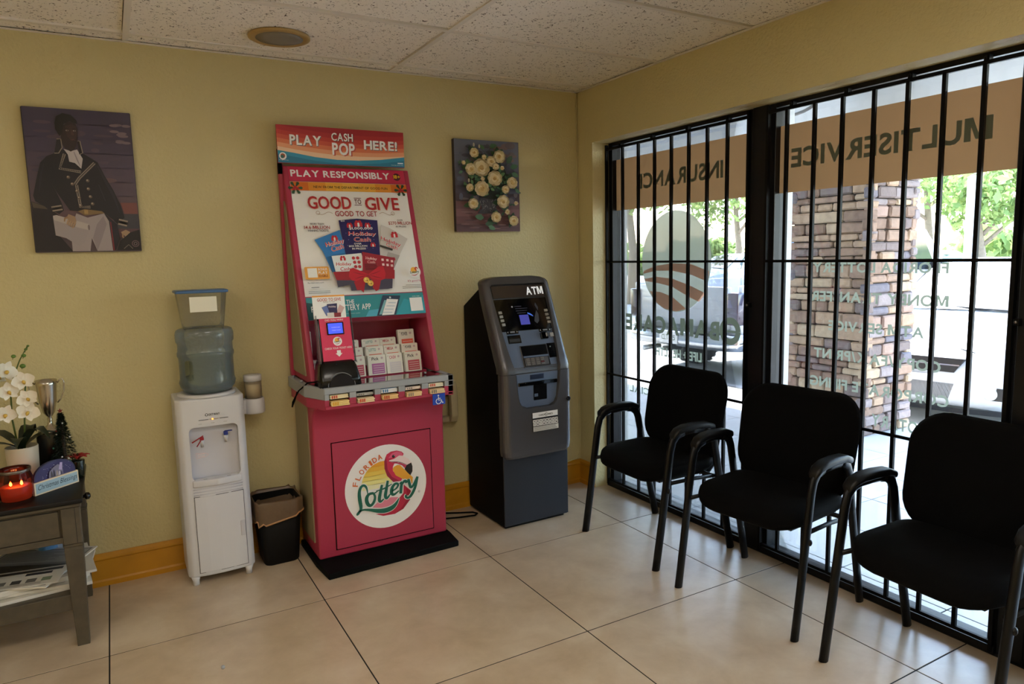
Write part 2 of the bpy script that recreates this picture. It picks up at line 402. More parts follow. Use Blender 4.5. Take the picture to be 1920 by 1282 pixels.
barmesh = MB().box(-.0075, .0075, -.0075, .0075, .04, 2.075, .0012, BLACKM, 1).mesh('bar')
names = ['black steel security grille in front of the tan INSURANCE band', 'black steel security grille in front of the tan MULTISERVICE band', 'black steel security grille right of the wide mullion, at the picture edge', 'black steel security grille at the far right window']
for k in range(4):
    ya, yb = WY[k], WY[k+1]
    l_, r_ = (ya-.003 if k == 0 else ya-.05), (yb+.05 if k < 3 else yb+.005)
    g_ = thing('security_grille', names[k], 'window grille', (.1, (ya+yb)/2, 0), 'window security grilles')
    for z in (.034, 2.068): part('rail', MB().box(.094, .106, r_, l_, z, z+.014, material=BLACKM), g_)
    for z in (.720, 1.408): part('crossbar', MB().box(.092, .098, r_, l_, z-.006, z+.006, material=BLACKM), g_)
    for y in (l_-.012, r_): part('stile', MB().box(.09, .108, y, y+.012, .01, 2.10, material=BLACKM), g_)
    for y in BARS[k]:
        b = bpy.data.objects.new('bar', barmesh); COL.objects.link(b); b.parent = g_; b.location = (0, y-(ya+yb)/2, 0)
    tab = MB().box(.094, .118, -.009, .009, 2.08, 2.10, material=BLACKM).ball((.09, 0, 2.09), .007, 8, 5, (.6, 1, 1), BLACKM).mesh('mounting_tab', None, (.1, 0, 0))
    for q in range(4):
        b = bpy.data.objects.new('mounting_tab', tab); COL.objects.link(b); b.parent = g_; b.location = (0, l_-(l_-r_)*(q+.5)/4-(ya+yb)/2, 0)
    for z in (1.2, .45) if k < 3 else ():
        part('bolt', MB().box(.084, .108, r_-.022, r_-.004, z-.012, z+.012, .002, BLACKM, 1).ball((.083, r_-.013, z), .006, 8, 4, (.6, 1, 1), mat('bolt_steel%d%d' % (k, z*10), (120, 120, 122), .3, 1)), g_)
# lettering film on the inside of the glass, reading from outside (mirrored from inside)
def GP(): return Print((.1525, 0, 0), (0, -1, 0), (0, 0, 1))
p = GP(); p.rect(.1802, 1.7144, 1.2008, 2.0131, TAN); p.text('INSURANCE', .3754, 1.8216, 1.0412, 1.9104, GREY2, .03, True); p.build('sign_band', WINS[0])
p = GP(); p.rect(1.3317, 1.7147, 2.412, 2.0133, TAN); p.text('MULTISERVICE', 1.4451, 1.822, 2.2777, 1.908, GREY2, .03, True); p.build('sign_band', WINS[1])
p = GP(); cxo, czo, rx, rz = .698, 1.407, .272, .2775
p.disc(cxo, czo, rx, OVG, rz, 48)
for pts in ([(.4442, 1.355), (.5362, 1.3821), (.6783, 1.3971), (.8219, 1.3934), (.955, 1.356), (.945, 1.302), (.8225, 1.3368), (.6786, 1.3569), (.5476, 1.3558), (.4342, 1.3366)],
            [(.4459, 1.307), (.5477, 1.3219), (.6789, 1.3129), (.8132, 1.2797), (.931, 1.2407), (.885, 1.1937), (.8139, 1.2154), (.6792, 1.2689), (.5478, 1.2879), (.4576, 1.2938)],
            [(.4938, 1.2384), (.5815, 1.2361), (.6795, 1.2136), (.79, 1.1514), (.7119, 1.1324), (.6151, 1.1448), (.54, 1.18)]): p.poly(pts, RUST)
p.text('BAMACARE', .2753, .9989, 1.03, 1.0987, GREY2, .04, True)
p.ring(1.102, 1.0556, .054, .032, GREY2, 36)
p.rect(1.062, 1.048, 1.142, 1.060, GREY2)
p.text('LIFE + HEALTH', .546, .872, .9079, .922, GREY, .03, True); p.text('COMMERCIAL', .313, .6236, .86, .6676, GREY, .03, True)
p.build('window_lettering', WINS[0])
p = GP()
for s_, a0, b0, a1, b1 in (('FLORIDA LOTTERY', 1.5751, 1.3573, 2.1551, 1.4004), ('MONEY TRANSFER', 1.5696, 1.231, 2.1616, 1.277), ('ATM SERVICE', 1.6605, 1.1075, 2.0757, 1.1522), ('COPY/FAX/PRINT', 1.5929, .981, 2.1448, 1.026), ('CORPORATE FILING', 1.5776, .8537, 2.181, .8998), ('NOTARY', 1.8764, .7273, 2.1087, .7778)):
    p.text(s_, a0, b0, a1, b1, GREY, .03, True)
p.build('window_lettering', WINS[1])

# ------------------------------------------------------------------ outside: canopy, walk, pillar
CONC = mat('pale_concrete', (190, 188, 184), .8, noise=(6, .06)); ASPH = mat('bleached_parking_lot', (178, 176, 172), .9, noise=(2.5, .06))
solo('canopy_ceiling', MB().box(XO, 3.35, -9, 9, 2.75, 2.9, material=WHITEX), kind='structure')
solo('canopy_beam', MB().box(3.08, 3.35, -9, 9, 2.42, 2.75, material=WHITEX), kind='structure')
solo('building_face', MB().box(.05, XO, .2, 9, 0, 2.75, material=WHITEX).box(.05, XO, -9, YB-.2, 0, 2.75, material=WHITEX), kind='structure')
wk = solo('walkway', MB().box(.1, 3.12, -9, 9, -.2, -.004, material=GROUT), kind='structure')
PAV = mat('walk_tile', (214, 214, 214), .55, noise=(5, .05), rand=.04)
wx = [.19, .283, .745, 1.207, 1.669, 2.131, 2.593, 3.0]; wy = [-.749+.466*k for k in range(-14, 16)]
for i in range(len(wx)-1):
    for j in range(len(wy)-1):
        part('paving_tile', MB().box(wx[i]+.003, wx[i+1]-.003, wy[j]+.003, wy[j+1]-.003, -.02, 0, .0015, PAV, 1), wk)
solo('kerb', MB().box(3.0, 3.16, -9, 9, -.2, .0, .02, CONC, 2), kind='structure')
solo('parking_lot', MB().box(3.1, 80, -50, 60, -.25, -.15, material=ASPH), kind='structure')
# stacked-stone pillar
SC = [(150, 122, 104), (134, 108, 92), (166, 138, 114), (120, 104, 100), (176, 152, 126), (140, 126, 124), (112, 104, 110), (158, 130, 116)]
SM = [mat('ledge_stone_%d' % i, c, .9, noise=(22, .16), bump=(60, .8)) for i, c in enumerate(SC)]
PX0, PX1, PY0, PY1 = 2.42, 2.99, -.345, .37
pil = thing('stone_pillar', 'square pillar faced with stacked brown ledge stones outside the window', 'pillar', ((PX0+PX1)/2, (PY0+PY1)/2, 0))
part('core', MB().box(PX0+.02, PX1-.02, PY0+.02, PY1-.02, 0, 2.42, material=mat('pillar_mortar', (64, 54, 48), .95)), pil)
rs = random.Random(5); backst = MB()
def courses():
    z = 0
    while z < 2.41:
        h = rs.choice((.052, .066, .078, .09, .105)); h = min(h, 2.42-z); yield z, h; z += h
for face in range(4):
    L0, L1 = ((PY0, PY1), (PX0, PX1), (PY0, PY1), (PX0, PX1))[face]
    for z, h in courses():
        a = L0-rs.uniform(0, .03)
        while a < L1-.02:
            w = rs.uniform(.09, .30); e = a+w
            if L1-e < .08: e = L1+rs.uniform(0, .03)
            out = rs.uniform(.0, .028); gp = .0035
            rng = {0: (PX0-out, PX0+.06, a+gp, e-gp), 1: (a+gp, e-gp, PY0-out, PY0+.06), 2: (PX1-.06, PX1+out, a+gp, e-gp), 3: (a+gp, e-gp, PY1-.06, PY1+out)}[face]
            tgt = backst if face > 1 else MB()
            c = rs.choice(SM[:5]+SM[:3]) if face == 0 else rs.choice(SM)  # sky-lit tint put into the stone mix; shaded room-side face stays warm brown
            tgt.box(*rng, z+gp, z+h-gp, min(.012, h*.2), c, 1)
            if face < 2:
                for i in range(len(tgt.v)): v = tgt.v[i]; tgt.v[i] = (v[0]+rs.uniform(-.004, .004), v[1]+rs.uniform(-.004, .004), v[2]+rs.uniform(-.0025, .0025))
                part('stone', tgt, pil)
            a = e
part('hidden_stones', backst, pil, kind='stuff')
# flexible conduit and plain dark box fixture under the canopy
solo('conduit_loop', MB().tube([(2.6+.25*math.cos(t)*.2, .55-.28*math.cos(t), 2.75-.0-.3*math.sin(t)*.55) for t in [PI*k/14 for k in range(15)]], .014, 6, material=mat('grey_conduit', (120, 118, 116), .5, .5)), (2.6, .55, 2.72), label='thin grey conduit loop hanging under the canopy outside', cat='conduit')
cb = solo('canopy_fixture', MB().box(2.2, 2.32, 1.62, 1.74, 2.66, 2.75, .01, FRAMEM).tube([(2.26, 1.68, 2.66), (2.2, 1.55, 2.58)], .03, 10, material=FRAMEM), (2.26, 1.68, 2.66), label='dark box fixture under the canopy above the INSURANCE band', cat='fixture')
# ------------------------------------------------------------------ lottery kiosk
PINK = mat('pink_plastic', (176, 54, 82), .45, bump=(160, .12)); KGREY = mat('grey_plastic', (158, 162, 166), .5, bump=(200, .1))
BEIGE = mat('beige_side_panel', (150, 138, 108), .6); RUB = mat('black_rubber', (5, 5, 5), .8, spec=.12, bump=(120, .3)); DARK = mat('dark_gap', (4, 3, 4), .9, spec=.1)
WHITE = ink('f0efec'); KX = -1.45
kv = Vector((0, .32, 1.02)).normalized(); K0 = Vector((KX, -.37, .90))
def kp(a, b, n=0): return K0+Vector((a, 0, 0))+kv*b+Vector((0, -1.02, .32)).normalized()*n
kio = thing('lottery_kiosk', 'tall pink lottery kiosk with grey tray, leaning poster and round flamingo logo', 'kiosk', (KX, -.2, 0))
part('base_plate', MB().prism([(-1.80, -.05), (-1.80, -.36), (-1.785, -.528), (-1.114, -.502), (-1.10, -.36), (-1.10, -.05)], 0, .03, 'z', .004, RUB, 1), kio)
XL_, XR_ = -1.782, -1.114
prof = [(-.02, .03), (-.358, .03), (-.362, .60), (-.366, .68), (-.385, .735), (-.42, .77), (-.455, .79), (-.02, .79)]
body = part('cabinet', MB().prism(prof, XL_, XR_, 'x', .012, PINK, 3), kio)
SLOTS = [(-.2805, -.1856), (-.1555, -.0664), (-.0386, .051), (.0824, .1696), (.2022, .2897)]
def lip(mb, z0, z1, m, yf=-.502):
    """front band of the tray, interrupted at the five card slots between z .803 and .857"""
    edges = [-.300]+[KX+v-KX for s_ in SLOTS for v in s_]+[.335]
    for q in range(0, len(edges), 2): mb.box(KX+edges[q], KX+edges[q+1], yf, yf+.03, z0, z1, material=m)
    return mb
# pink lip under the tray
mb = MB(); lip(mb, .803, .832, PINK, -.498); mb.box(KX-.300, KX+.335, -.498, -.40, .785, .803, .004, PINK, 1)
mb.prism([(-1.80, -.05), (-1.80, -.36), (KX-.300, -.498), (KX-.300, -.46), (-1.775, -.36), (-1.775, -.05)], .785, .832, 'z', 0, PINK)
mb.box(KX+.31, KX+.335, -.498, -.05, .785, .832, material=PINK)
part('lip', mb, kio)
mb = MB(); lip(mb, .832, .857, KGREY); mb.box(KX-.302, KX+.337, -.502, -.472, .857, .887, .003, KGREY, 1)
mb.prism([(-1.808, -.03), (-1.808, -.36), (KX-.302, -.502), (KX-.302, -.468), (-1.778, -.35), (-1.778, -.03)], .832, .887, 'z', .003, KGREY, 1)
mb.box(KX+.307, KX+.337, -.502, -.03, .832, .887, .003, KGREY, 1)
tray = part('tray', mb, kio)
part('slot_box', MB().box(KX-.295, KX+.30, -.470, -.36, .803, .857, material=DARK), kio)
for y in (-.10, -.26): part('tray_peg', MB().lathe([(.008, 0), (.008, .008), (.003, .011)], (-1.795, y, .887), 10, KGREY), kio)
for x in (KX+.23, KX+.32): part('tray_peg', MB().lathe([(.006, 0), (.006, .007), (.002, .009)], (x, -.40 if x < -1.2 else -.46, .888), 10, KGREY), kio)
TG = mat('smoky_tray_glass', (46, 34, 36), .06, spec=.8, coat=1)
part('tray_glass', MB().box(KX-.30, KX+.31, -.474, -.33, .872, .884, material=TG), kio)
# leaning upper housing
def wall_poly(b0, b1, back=-.03): a = kp(0, b0); c = kp(0, b1); return [(back, a.z), (a.y, a.z), (c.y, c.z), (back, c.z)]
for x0, x1, nm in ((KX-.327, KX-.301, 'side_wall'), (KX+.296, KX+.322, 'side_wall')):
    part(nm, MB().prism(wall_poly(-.013, 1.069), x0, x1, 'x', .006, PINK, 2), kio)
part('back_panel', MB().box(KX-.30, KX+.295, -.045, -.03, .85, 1.9, material=PINK), kio)
part('top_rail', MB().prism([(-.04, 1.90), tuple(kp(0, 1.069, -.004))[1:], tuple(kp(0, .985, -.004))[1:], (-.04, kp(0, .99).z)], KX-.302, KX+.297, 'x', 0, PINK), kio)
part('display_panel', MB().prism([tuple(kp(0, b, n))[1:] for b, n in ((.275, -.004), (.99, -.004), (.99, -.03), (.275, -.03))], KX-.302, KX+.297, 'x', 0, PINK), kio)
part('rack_roof', MB().prism([tuple(kp(0, .275, -.004))[1:], tuple(kp(0, .292, -.004))[1:], (-.045, 1.20), (-.045, 1.185)], KX-.302, KX+.297, 'x', 0, PINK), kio)
# beige inset on the left flank, above and below the tray
def inset(pts): return MB().prism(pts, -1.7885, -1.776, 'x', 0, BEIGE)
part('side_panel', inset([(-.055, .10), (-.30, .10), (-.30, .78), (-.055, .78)]), kio)
part('side_panel', MB().prism([(-.06, .92), (-.30, .92), (-.085, 1.72), (-.06, 1.75)], KX-.3335, KX-.32, 'x', 0, BEIGE), kio)
part('back_edge', MB().box(KX-.343, KX-.322, -.05, -.012, .887, 1.93, .004, PINK, 1), kio)
# header sign
hs = part('header_sign', MB().box(KX-.3493, KX+.2935, -.0745, -.062, 1.929, 2.109, .001, ink('8e1c22'), 1), kio)
part('sign_bracket', MB().box(KX-.345, KX-.33, -.062, -.03, 1.88, 2.0, material=DARK), kio)
p = Print((KX, -.075, 0))
def band(p, pts0, pts1, m):
    p.poly(pts0+pts1[::-1], m)
X0, X1 = -.3493, .2935
cols = ['8c1a22', '9a2426', 'a8352c', 'b44b36', 'c06846', 'c98a66', 'cfae90']
zs = [2.109, 2.078, 2.056, 2.036, 2.016, 1.996, 1.976, 1.945]
for i in range(7):
    z1, z0 = zs[i], zs[i+1]
    sag = lambda a, z: z+(.018*((a-.05)/.3)**2 if i else 0) if z < 2.10 else z
    A = [X0+(X1-X0)*k/16 for k in range(17)]
    p.poly([(a, min(sag(a, z1)-(.0 if i == 0 else .0), 2.109)) for a in A]+[(a, 1.95) for a in A[::-1]], ink(cols[i]))
wv = [(-.3493, 1.9891), (-.2735, 1.9794), (-.17, 1.9637), (-.0628, 1.9554), (.0482, 1.956), (.1631, 1.9647), (.2935, 1.9834)]
p.poly(wv+[(X1, 1.931), (X0, 1.931)], ink('2a7f9c')); p.poly([(a, b-.018) for a, b in wv]+[(X1, 1.931), (X0, 1.931)], ink('1f6a86'))
for t_, q in (('PLAY', (-.2901, 2.0174, -.1372, 2.0657)), ('HERE!', (.0788, 2.013, .2555, 2.0599))):
    p.text(t_, q[0]+.003, q[1]-.003, q[2]+.003, q[3]-.003, ink('4c5d62'), .03); p.text(t_, *q, ink('e9e6e2'), .03)
p.text('CASH', -.0832, 2.0438, .0256, 2.0826, ink('46302f'), .02); p.text('CASH', -.0862, 2.0468, .0226, 2.0856, ink('ece8e2'), .02)
p.text('POP', -.0789, 1.9743, .0359, 2.0345, ink('a84b40'), .04); p.text('POP', -.0849, 1.9783, .0299, 2.0385, ink('ece8e2'), .03)
p.disc(-.3263, 1.9616, .0175, ink('efeeea')); p.disc(-.3263, 1.963, .011, ink('8f4a30')); p.disc(-.329, 1.959, .008, ink('24524c'))
p.text('it\'s good fun', -.345, 1.9405, -.30, 1.9455, ink('d5e2e8'), 0); p.text('must be 18 to play', .22, 1.938, .286, 1.943, ink('c5d8e0'), 0); p.rect(.255, 1.948, .285, 1.954, ink('b9ccd4'))
p.build('header_print', hs)
# poster and strips on the leaning panel
PO = kp(0, 0, -.0035)
pos_ = part('poster', MB().prism([tuple(kp(0, b, n))[1:] for b, n in ((.409, -.0036), (.99, -.0036), (.99, -.006), (.409, -.006))], KX-.2995, KX+.2965, 'x', 0, ink('dcdad6')), kio)
p = Print(PO, (1, 0, 0), kv, base=.0008)
p.rect(-.301, .995, .2965, 1.066, ink('b02848')); p.text('PLAY RESPONSIBLY', -.2918, 1.0154, .2146, 1.0516, ink('ecdfe2'), .03)
p.disc(.253, 1.0307, .021, ink('4a1a24'), n=10); p.text('18+', .236, 1.022, .272, 1.042, ink('d9a820'), .03)
p.rect(-.2995, .409, .2965, .99, ink('dad7d2')); 
for q in range(26): p.disc(random.uniform(-.27, .27), random.uniform(.44, .92), random.uniform(.012, .035), ink(random.choice(('dedbd6', 'd5d8d8', 'dbd5d4', 'd8dbdb'))), n=14)
for i, c in enumerate(('c0641e', 'c9832a', 'd09a38', 'd2a244', 'd09a38', 'c9832a', 'c0641e')): p.rect(-.2995+i*.0851, .9425, -.2995+(i+1)*.0851, .9873, ink(c), keep=True)
p.h += .0002
p.text('NEW FROM THE DEPARTMENT OF GOOD FUN', -.1895, .9567, .1907, .9696, ink('2c2418'), .01)
for sx in (-.278, .262):
    for k in range(6): t = k*1.05; p.poly([(sx, .955), (sx+.03*math.cos(t)-.008*math.sin(t), .955+.03*math.sin(t)+.008*math.cos(t)), (sx+.036*math.cos(t), .955+.036*math.sin(t)), (sx+.03*math.cos(t)+.008*math.sin(t), .955+.03*math.sin(t)-.008*math.cos(t))], ink('26442c'))
    for dx, dy in ((0, .004), (.01, -.004), (-.008, -.006)): p.disc(sx+dx, .955+dy, .007, ink('a01f2c'), n=12)
RED = ink('9c1c24')
for s_, q in (('GOOD', (-.2294, .8475, -.0144, .9133)), ('GIVE', (.058, .8444, .2377, .9128))):
    p.text(s_, q[0]+.003, q[1]-.002, q[2]+.003, q[3]-.002, ink('c98a70'), .015); p.text(s_, *q, RED, .015)
p.text('TO', .0045, .875, .0394, .900, ink('5a2420'), .01); p.rect(.0035, .868, .0404, .871, ink('5a2420')); p.rect(.0035, .905, .0404, .908, ink('5a2420'))
p.text('GOOD TO GET', -.1024, .8096, .1134, .837, ink('8e1c22'), .012)
for sg in (-1, 1):
    c0 = .0055; p.stroke([(c0+sg*(.12+.075*k/8), .824+.007*math.sin(k*.8)) for k in range(9)], .0018, ink('8c6a50'), 1); p.ring(c0+sg*.192, .826, .009, .0018, ink('8c6a50'), 16)
D = ink('3c3230'); C = ink('8e1c22')
for s_, q, c in (('MORE THAN', (-.2321, .765, -.1652, .7742), D), ('14.6 MILLION', (-.2616, .7435, -.1382, .7603), C), ('WINNING TICKETS', (-.248, .7298, -.1478, .7405), D), ('OVER', (.2153, .7853, .2458, .7935), D), ('$270 MILLION', (.1658, .7633, .2928, .7829), C), ('IN PRIZES', (.2035, .7503, .2592, .7593), D)): p.text(s_, *q, c, .012)
# fan of tickets
p.poly([(-.2219, .6879), (-.0922, .7376), (-.0752, .6166), (-.1407, .519), (-.1566, .5233), (-.1884, .6266)], ink('2f74b4')); p.poly([(-.175, .60), (-.08, .62), (-.1407, .519), (-.1566, .5233)], ink('2566a0'))
p.poly([(.124, .7641), (.1656, .7479), (.2561, .6887), (.1891, .5871), (.1501, .5167), (.1285, .5841), (.0942, .6052)], ink('b9b6b4')); p.poly([(.14, .62), (.20, .60), (.1501, .5167), (.12, .58)], ink('9d9a98'))
p.poly([(-.0909, .7875), (.0035, .7965), (.1085, .7881), (.0962, .6051), (.084, .5896), (-.0797, .6109)], ink('211d55'))
for q in range(20): p.disc(random.uniform(-.075, .09), random.uniform(.62, .77), .0016, ink('8f8fc4'), n=6)
def gift(x, y, s):
    p.rect(x-s, y-s*.6, x+s, y+s*.5, ink('b02a34')); p.rect(x-s*.25, y-s*.6, x+s*.25, y+s*.5, ink('e8e4e0')); p.disc(x-s*.4, y+s*.7, s*.4, ink('a81f2c'), n=12); p.disc(x+s*.4, y+s*.7, s*.4, ink('a81f2c'), n=12)
for x, y, s in ((.006, .765, .02), (-.04, .757, .015), (.052, .757, .015), (.065, .655, .013), (-.125, .69, .016), (.185, .705, .018), (-.10, .592, .011), (.16, .578, .010)): gift(x, y, s)
W_ = ink('efe9e4')
def holi(q, cash, size=1):
    p.textq('Holiday', *[(a+.001, b-.001) for a, b in q], W_, .05); p.textq('Holiday', *q, ink('b3222e'), .012)
    p.textq('Cash', *[(a, b) for a, b in cash], W_, .05); p.textq('Cash', *cash, ink('b3222e'), .012)
holi([(-.052, .727), (.086, .722), (.086, .700), (-.055, .700)], [(-.028, .697), (.057, .695), (.055, .673), (-.030, .674)])
p.text('$1,000,000', -.047, .734, .074, .749, W_, .02); p.text('OVER', -.032, .658, .006, .667, W_, .02); p.text('$133 MILLION', -.060, .645, .033, .655, W_, .02); p.text('IN PRIZES!', -.045, .632, .024, .642, W_, .02); p.text('$20', -.083, .776, -.064, .785, W_, .01)
holi([(-.175, .670), (-.085, .69), (-.08, .665), (-.172, .642)], [(-.150, .648), (-.09, .664), (-.087, .64), (-.147, .622)])
holi([(.112, .70), (.212, .660), (.206, .636), (.108, .678)], [(.135, .668), (.19, .645), (.186, .625), (.132, .648)])
p.poly([(.10, .655), (.165, .633), (.16, .622), (.096, .645)], ink('3a3634'))
p.poly([(-.1534, .6011), (-.0036, .6132), (.0038, .5721), (-.0129, .5223), (-.1441, .521)], ink('cfdadb'))
holi([(-.135, .568), (-.06, .566), (-.062, .548), (-.138, .546)], [(-.118, .543), (-.07, .543), (-.072, .526), (-.12, .525)]); gift(-.10, .585, .014)
for x, y in ((-.047, .588), (-.026, .588), (-.044, .566), (-.022, .566), (-.042, .543), (-.022, .543)): p.disc(x, y, .0085, ink('a8303a'), n=12)
p.poly([(.001, .6189), (.1644, .5837), (.1501, .5167), (-.0097, .5183)], ink('8c1f2e'))
holi([(.014, .595), (.07, .586), (.068, .573), (.012, .578)], [(.022, .574), (.06, .57), (.058, .557), (.02, .56)])
for x, y in ((.10, .575), (.125, .572), (.148, .566), (.10, .55), (.122, .547), (.144, .543)): p.rect(x-.006, y-.006, x+.006, y+.006, ink('d8b8b8'))
for k in range(5): p.rect(.004, .552-k*.007, .065, .555-k*.007, ink('4a1a22'))
p.poly([(-.1464, .4776), (-.0758, .4785), (.0735, .4803), (.1375, .4739), (.128, .4253), (.102, .4226), (-.082, .4217), (-.0833, .4522), (-.1439, .4417)], ink('3d3a4a'))
p.poly([(-.1571, .5196), (-.0811, .5207), (.1073, .5221), (.1547, .5205), (.1474, .4735), (.1002, .4753), (-.0875, .4752), (-.1464, .4776)], ink('8e1a26'))
p.poly([(-.0016, .4948), (-.047, .4697), (-.0625, .4665), (-.0535, .4242), (-.0348, .4233), (-.0217, .4093), (-.0072, .4565)], ink('9a1826')); p.poly([(.0213, .494), (.0309, .4549), (.0275, .4319), (.0422, .4138), (.059, .4227), (.0762, .4724)], ink('9a1826'))
p.poly([(.0147, .502), (-.0563, .5372), (-.0739, .532), (-.0849, .4941), (-.0727, .4746), (-.0511, .468), (-.0028, .4872)], ink('b01c2c')); p.poly([(.0147, .502), (.0747, .5408), (.0982, .5401), (.1043, .5026), (.0963, .4755), (.0756, .4685), (.0272, .4821)], ink('b01c2c'))
for q in ([(.010, .500), (-.03, .505), (-.06, .515)], [(.010, .497), (-.03, .488), (-.055, .48)], [(.02, .50), (.05, .506), (.08, .518)], [(.02, .497), (.05, .487), (.08, .48)]): p.stroke(q, [.001, .004, .001], ink('7c1220'), 2)
for x, y in ((.0009, .4727), (.0194, .4554)): p.disc(x, y, .015, ink('c9a64a'), n=16); p.disc(x+.003, y-.003, .003, ink('4a3418'), n=8); p.disc(x-.004, y+.005, .004, ink('e2cc86'), n=8)
p.rect(-.2931, .4853, -.1775, .5474, ink('cf9440'), .006); p.rect(-.2798, .4942, -.2349, .5403, ink('d9d6d0'))
for s_, b0, b1 in (('BONUS', .528, .540), ('PLAY', .510, .524), ('ELIGIBLE', .495, .506)): p.text(s_, -.229, b0, -.186, b1, ink('f0e6d4') if s_ != 'ELIGIBLE' else ink('7a2a1c'), .01)
p.text('floridalottery.com', -.286, .463, -.21, .472, ink('33434c'), .005); p.rect(-.284, .440, -.215, .450, ink('e8e6e2'), .004); p.rect(-.272, .4435, -.235, .4465, ink('55585c'))
for k in range(2): p.rect(-.288, .424-k*.008, -.185, .4265-k*.008, ink('6a7478'))
def roundel(p, x, y, r):
    p.disc(x, y, r, ink('eceae6')); p.disc(x-.1*r, y+.25*r, r*.5, ink('d9a040'), n=18); p.stroke([(x+.35*r, y+.15*r), (x+.1*r, y+.5*r), (x+.4*r, y+.7*r), (x+.65*r, y+.4*r)], [.2*r, .25*r, .25*r, .06*r], ink('b0402e'), 1)
    p.text('Lottery', x-.72*r, y-.42*r, x+.72*r, y+.12*r, ink('1f5a50'), .02, rise=.1*r); p.stroke([(x-.6*r, y-.5*r), (x, y-.62*r), (x+.5*r, y-.35*r)], [.05*r, .16*r, .05*r], ink('a8404c'), 1)
roundel(p, .2581, .506, .033); p.text('it\'s good fun', .2139, .4504, .2913, .4647, ink('a02a50'), .008)
for k in range(3): p.rect(.18+.02*(k == 0), .436-k*.008, .287, .4385-k*.008, ink('77706c'))
p.build('poster_print', pos_)
tl = part('app_banner', MB().prism([tuple(kp(0, b, n))[1:] for b, n in ((.2935, -.0015), (.404, -.0015), (.404, -.005), (.2935, -.005))], KX-.2985, KX+.2965, 'x', 0, ink('2b8088')), kio)
p = Print(kp(0, 0, -.0015), (1, 0, 0), kv, base=.0008)
p.poly([(-.2985, .2945), (-.12, .2945), (-.16, .35), (-.2985, .38)], ink('1a4a50')); p.poly([(-.02, .2945), (.10, .2945), (.06, .33), (.0, .325)], ink('4a9cb4')); p.poly([(.14, .2945), (.2965, .2945), (.2965, .39), (.24, .36), (.19, .375), (.16, .33)], ink('2f8fa0'))
p.text('DOWNLOAD THE', -.255, .3625, -.068, .384, ink('e2e8e6'), .015); p.text('FLORIDA LOTTERY APP', -.28, .3305, .012, .360, ink('e6eae8'), .018); p.text('find your nearest retailer', -.13, .312, -.045, .317, ink('c0d4d4'), 0)
p.poly([(.081, .398), (.173, .3915), (.135, .2945), (.036, .2945)], ink('27384e')); p.poly([(.10, .378), (.158, .372), (.125, .296), (.062, .296)], ink('dfe3e6')); p.poly([(.085, .372), (.097, .372), (.062, .30), (.048, .30)], ink('6fa0a8'))
for k in range(4): p.poly([(.105-k*.012, .36-k*.016), (.145-k*.009, .357-k*.016), (.143-k*.009, .353-k*.016), (.103-k*.012, .356-k*.016)], ink('a8b4c0'))
p.disc(.117, .384, .005, ink('c8d4dc')); p.rect(.2185, .3075, .285, .377, ink('e6e6e4')); p.text('SCAN HERE', .235, .381, .275, .3865, ink('c8dcdc'), .005)
p.build('banner_print', tl)
# door with the round logo
DX0, DX1, DZ0, DZ1 = KX-.2457, KX+.2579, .068, .594
part('door_gap', MB().box(DX0-.004, DX1+.004, -.3632, -.35, DZ0-.004, DZ1+.004, .001, DARK, 1), kio)
door = part('door', MB().box(DX0, DX1, -.366, -.352, DZ0, DZ1, .002, PINK, 1), kio)
part('door_lock', MB().lathe([(.011, 0), (.011, .004), (.006, .005)], (0, 0, 0), 14, DARK), kio)
lk = kio.children[-1]; lk.location = Vector((DX1-.004, -.363, DZ1+.006))-Vector(ORG[kio.name]); lk.rotation_euler[0] = PI/2
lk.data.transform(Matrix.Translation(Vector(ORG[kio.name])))
p = Print((KX, -.366, 0), base=.0005)
p.disc(.016, .3372, .2115, ink('e9e7e3'), n=64)
for i, c in enumerate(('d9962c', 'dca63c', 'dfb650', 'e2c468', 'e4d088', 'e6dcae')):
    z1 = .4685-i*.022; hw = lambda z: math.sqrt(max(.0001, .118**2-(z-.352)**2))
    zz = [z1-.0235*k/3 for k in range(4)]
    p.poly([(.006-hw(z), z) for z in zz]+[(.045, zz[-1]), (.045, z1)], ink(c), keep=True)
p.h += .0002
p.poly([(.0505, .3524), (.0196, .3902), (.0085, .4284), (.009, .4665), (.0226, .4982), (.0448, .5095), (.0753, .5101), (.1013, .5003), (.1117, .4879), (.1069, .4779), (.0914, .4783), (.0768, .4465), (.0600, .4450), (.052, .43), (.052, .4085), (.0691, .3848), (.1014, .3659), (.0912, .350)], ink('b82c4c'))
p.poly([(.0196, .3902), (.0085, .4284), (.009, .4665), (.018, .49), (.022, .46), (.024, .42), (.045, .38), (.085, .352), (.0505, .3524)], ink('8e1f3a'))
p.poly([(.03, .478), (.05, .500), (.0753, .506), (.1013, .497), (.1069, .4779), (.0914, .474), (.06, .478)], ink('c85a78'))
p.poly([(.0347, .4662), (.06, .470), (.0875, .4826), (.1069, .4779), (.1347, .4589), (.1495, .4362), (.1246, .4275), (.110, .440), (.0901, .4485), (.0467, .456), (.032, .462)], ink('dcc4c4'))
p.poly([(.0467, .456), (.0901, .4455), (.110, .436), (.1246, .4275), (.115, .412), (.10, .43), (.075, .443), (.050, .449)], ink('a83a58'))
p.poly([(.0492, .417), (.058, .4302), (.075, .436), (.0894, .4336), (.1273, .3881), (.1551, .3592), (.1514, .3249), (.1037, .3577), (.0651, .3841)], ink('dd9a34'))
p.poly([(.1495, .4362), (.1554, .4157), (.1542, .3898), (.1422, .3711), (.1252, .3906), (.1126, .408), (.1246, .4275)], ink('151416'))
p.stroke([(.0320, .462), (.060, .455), (.09, .449), (.125, .43)], [.001, .0025, .003, .001], ink('3a1820'), 2)
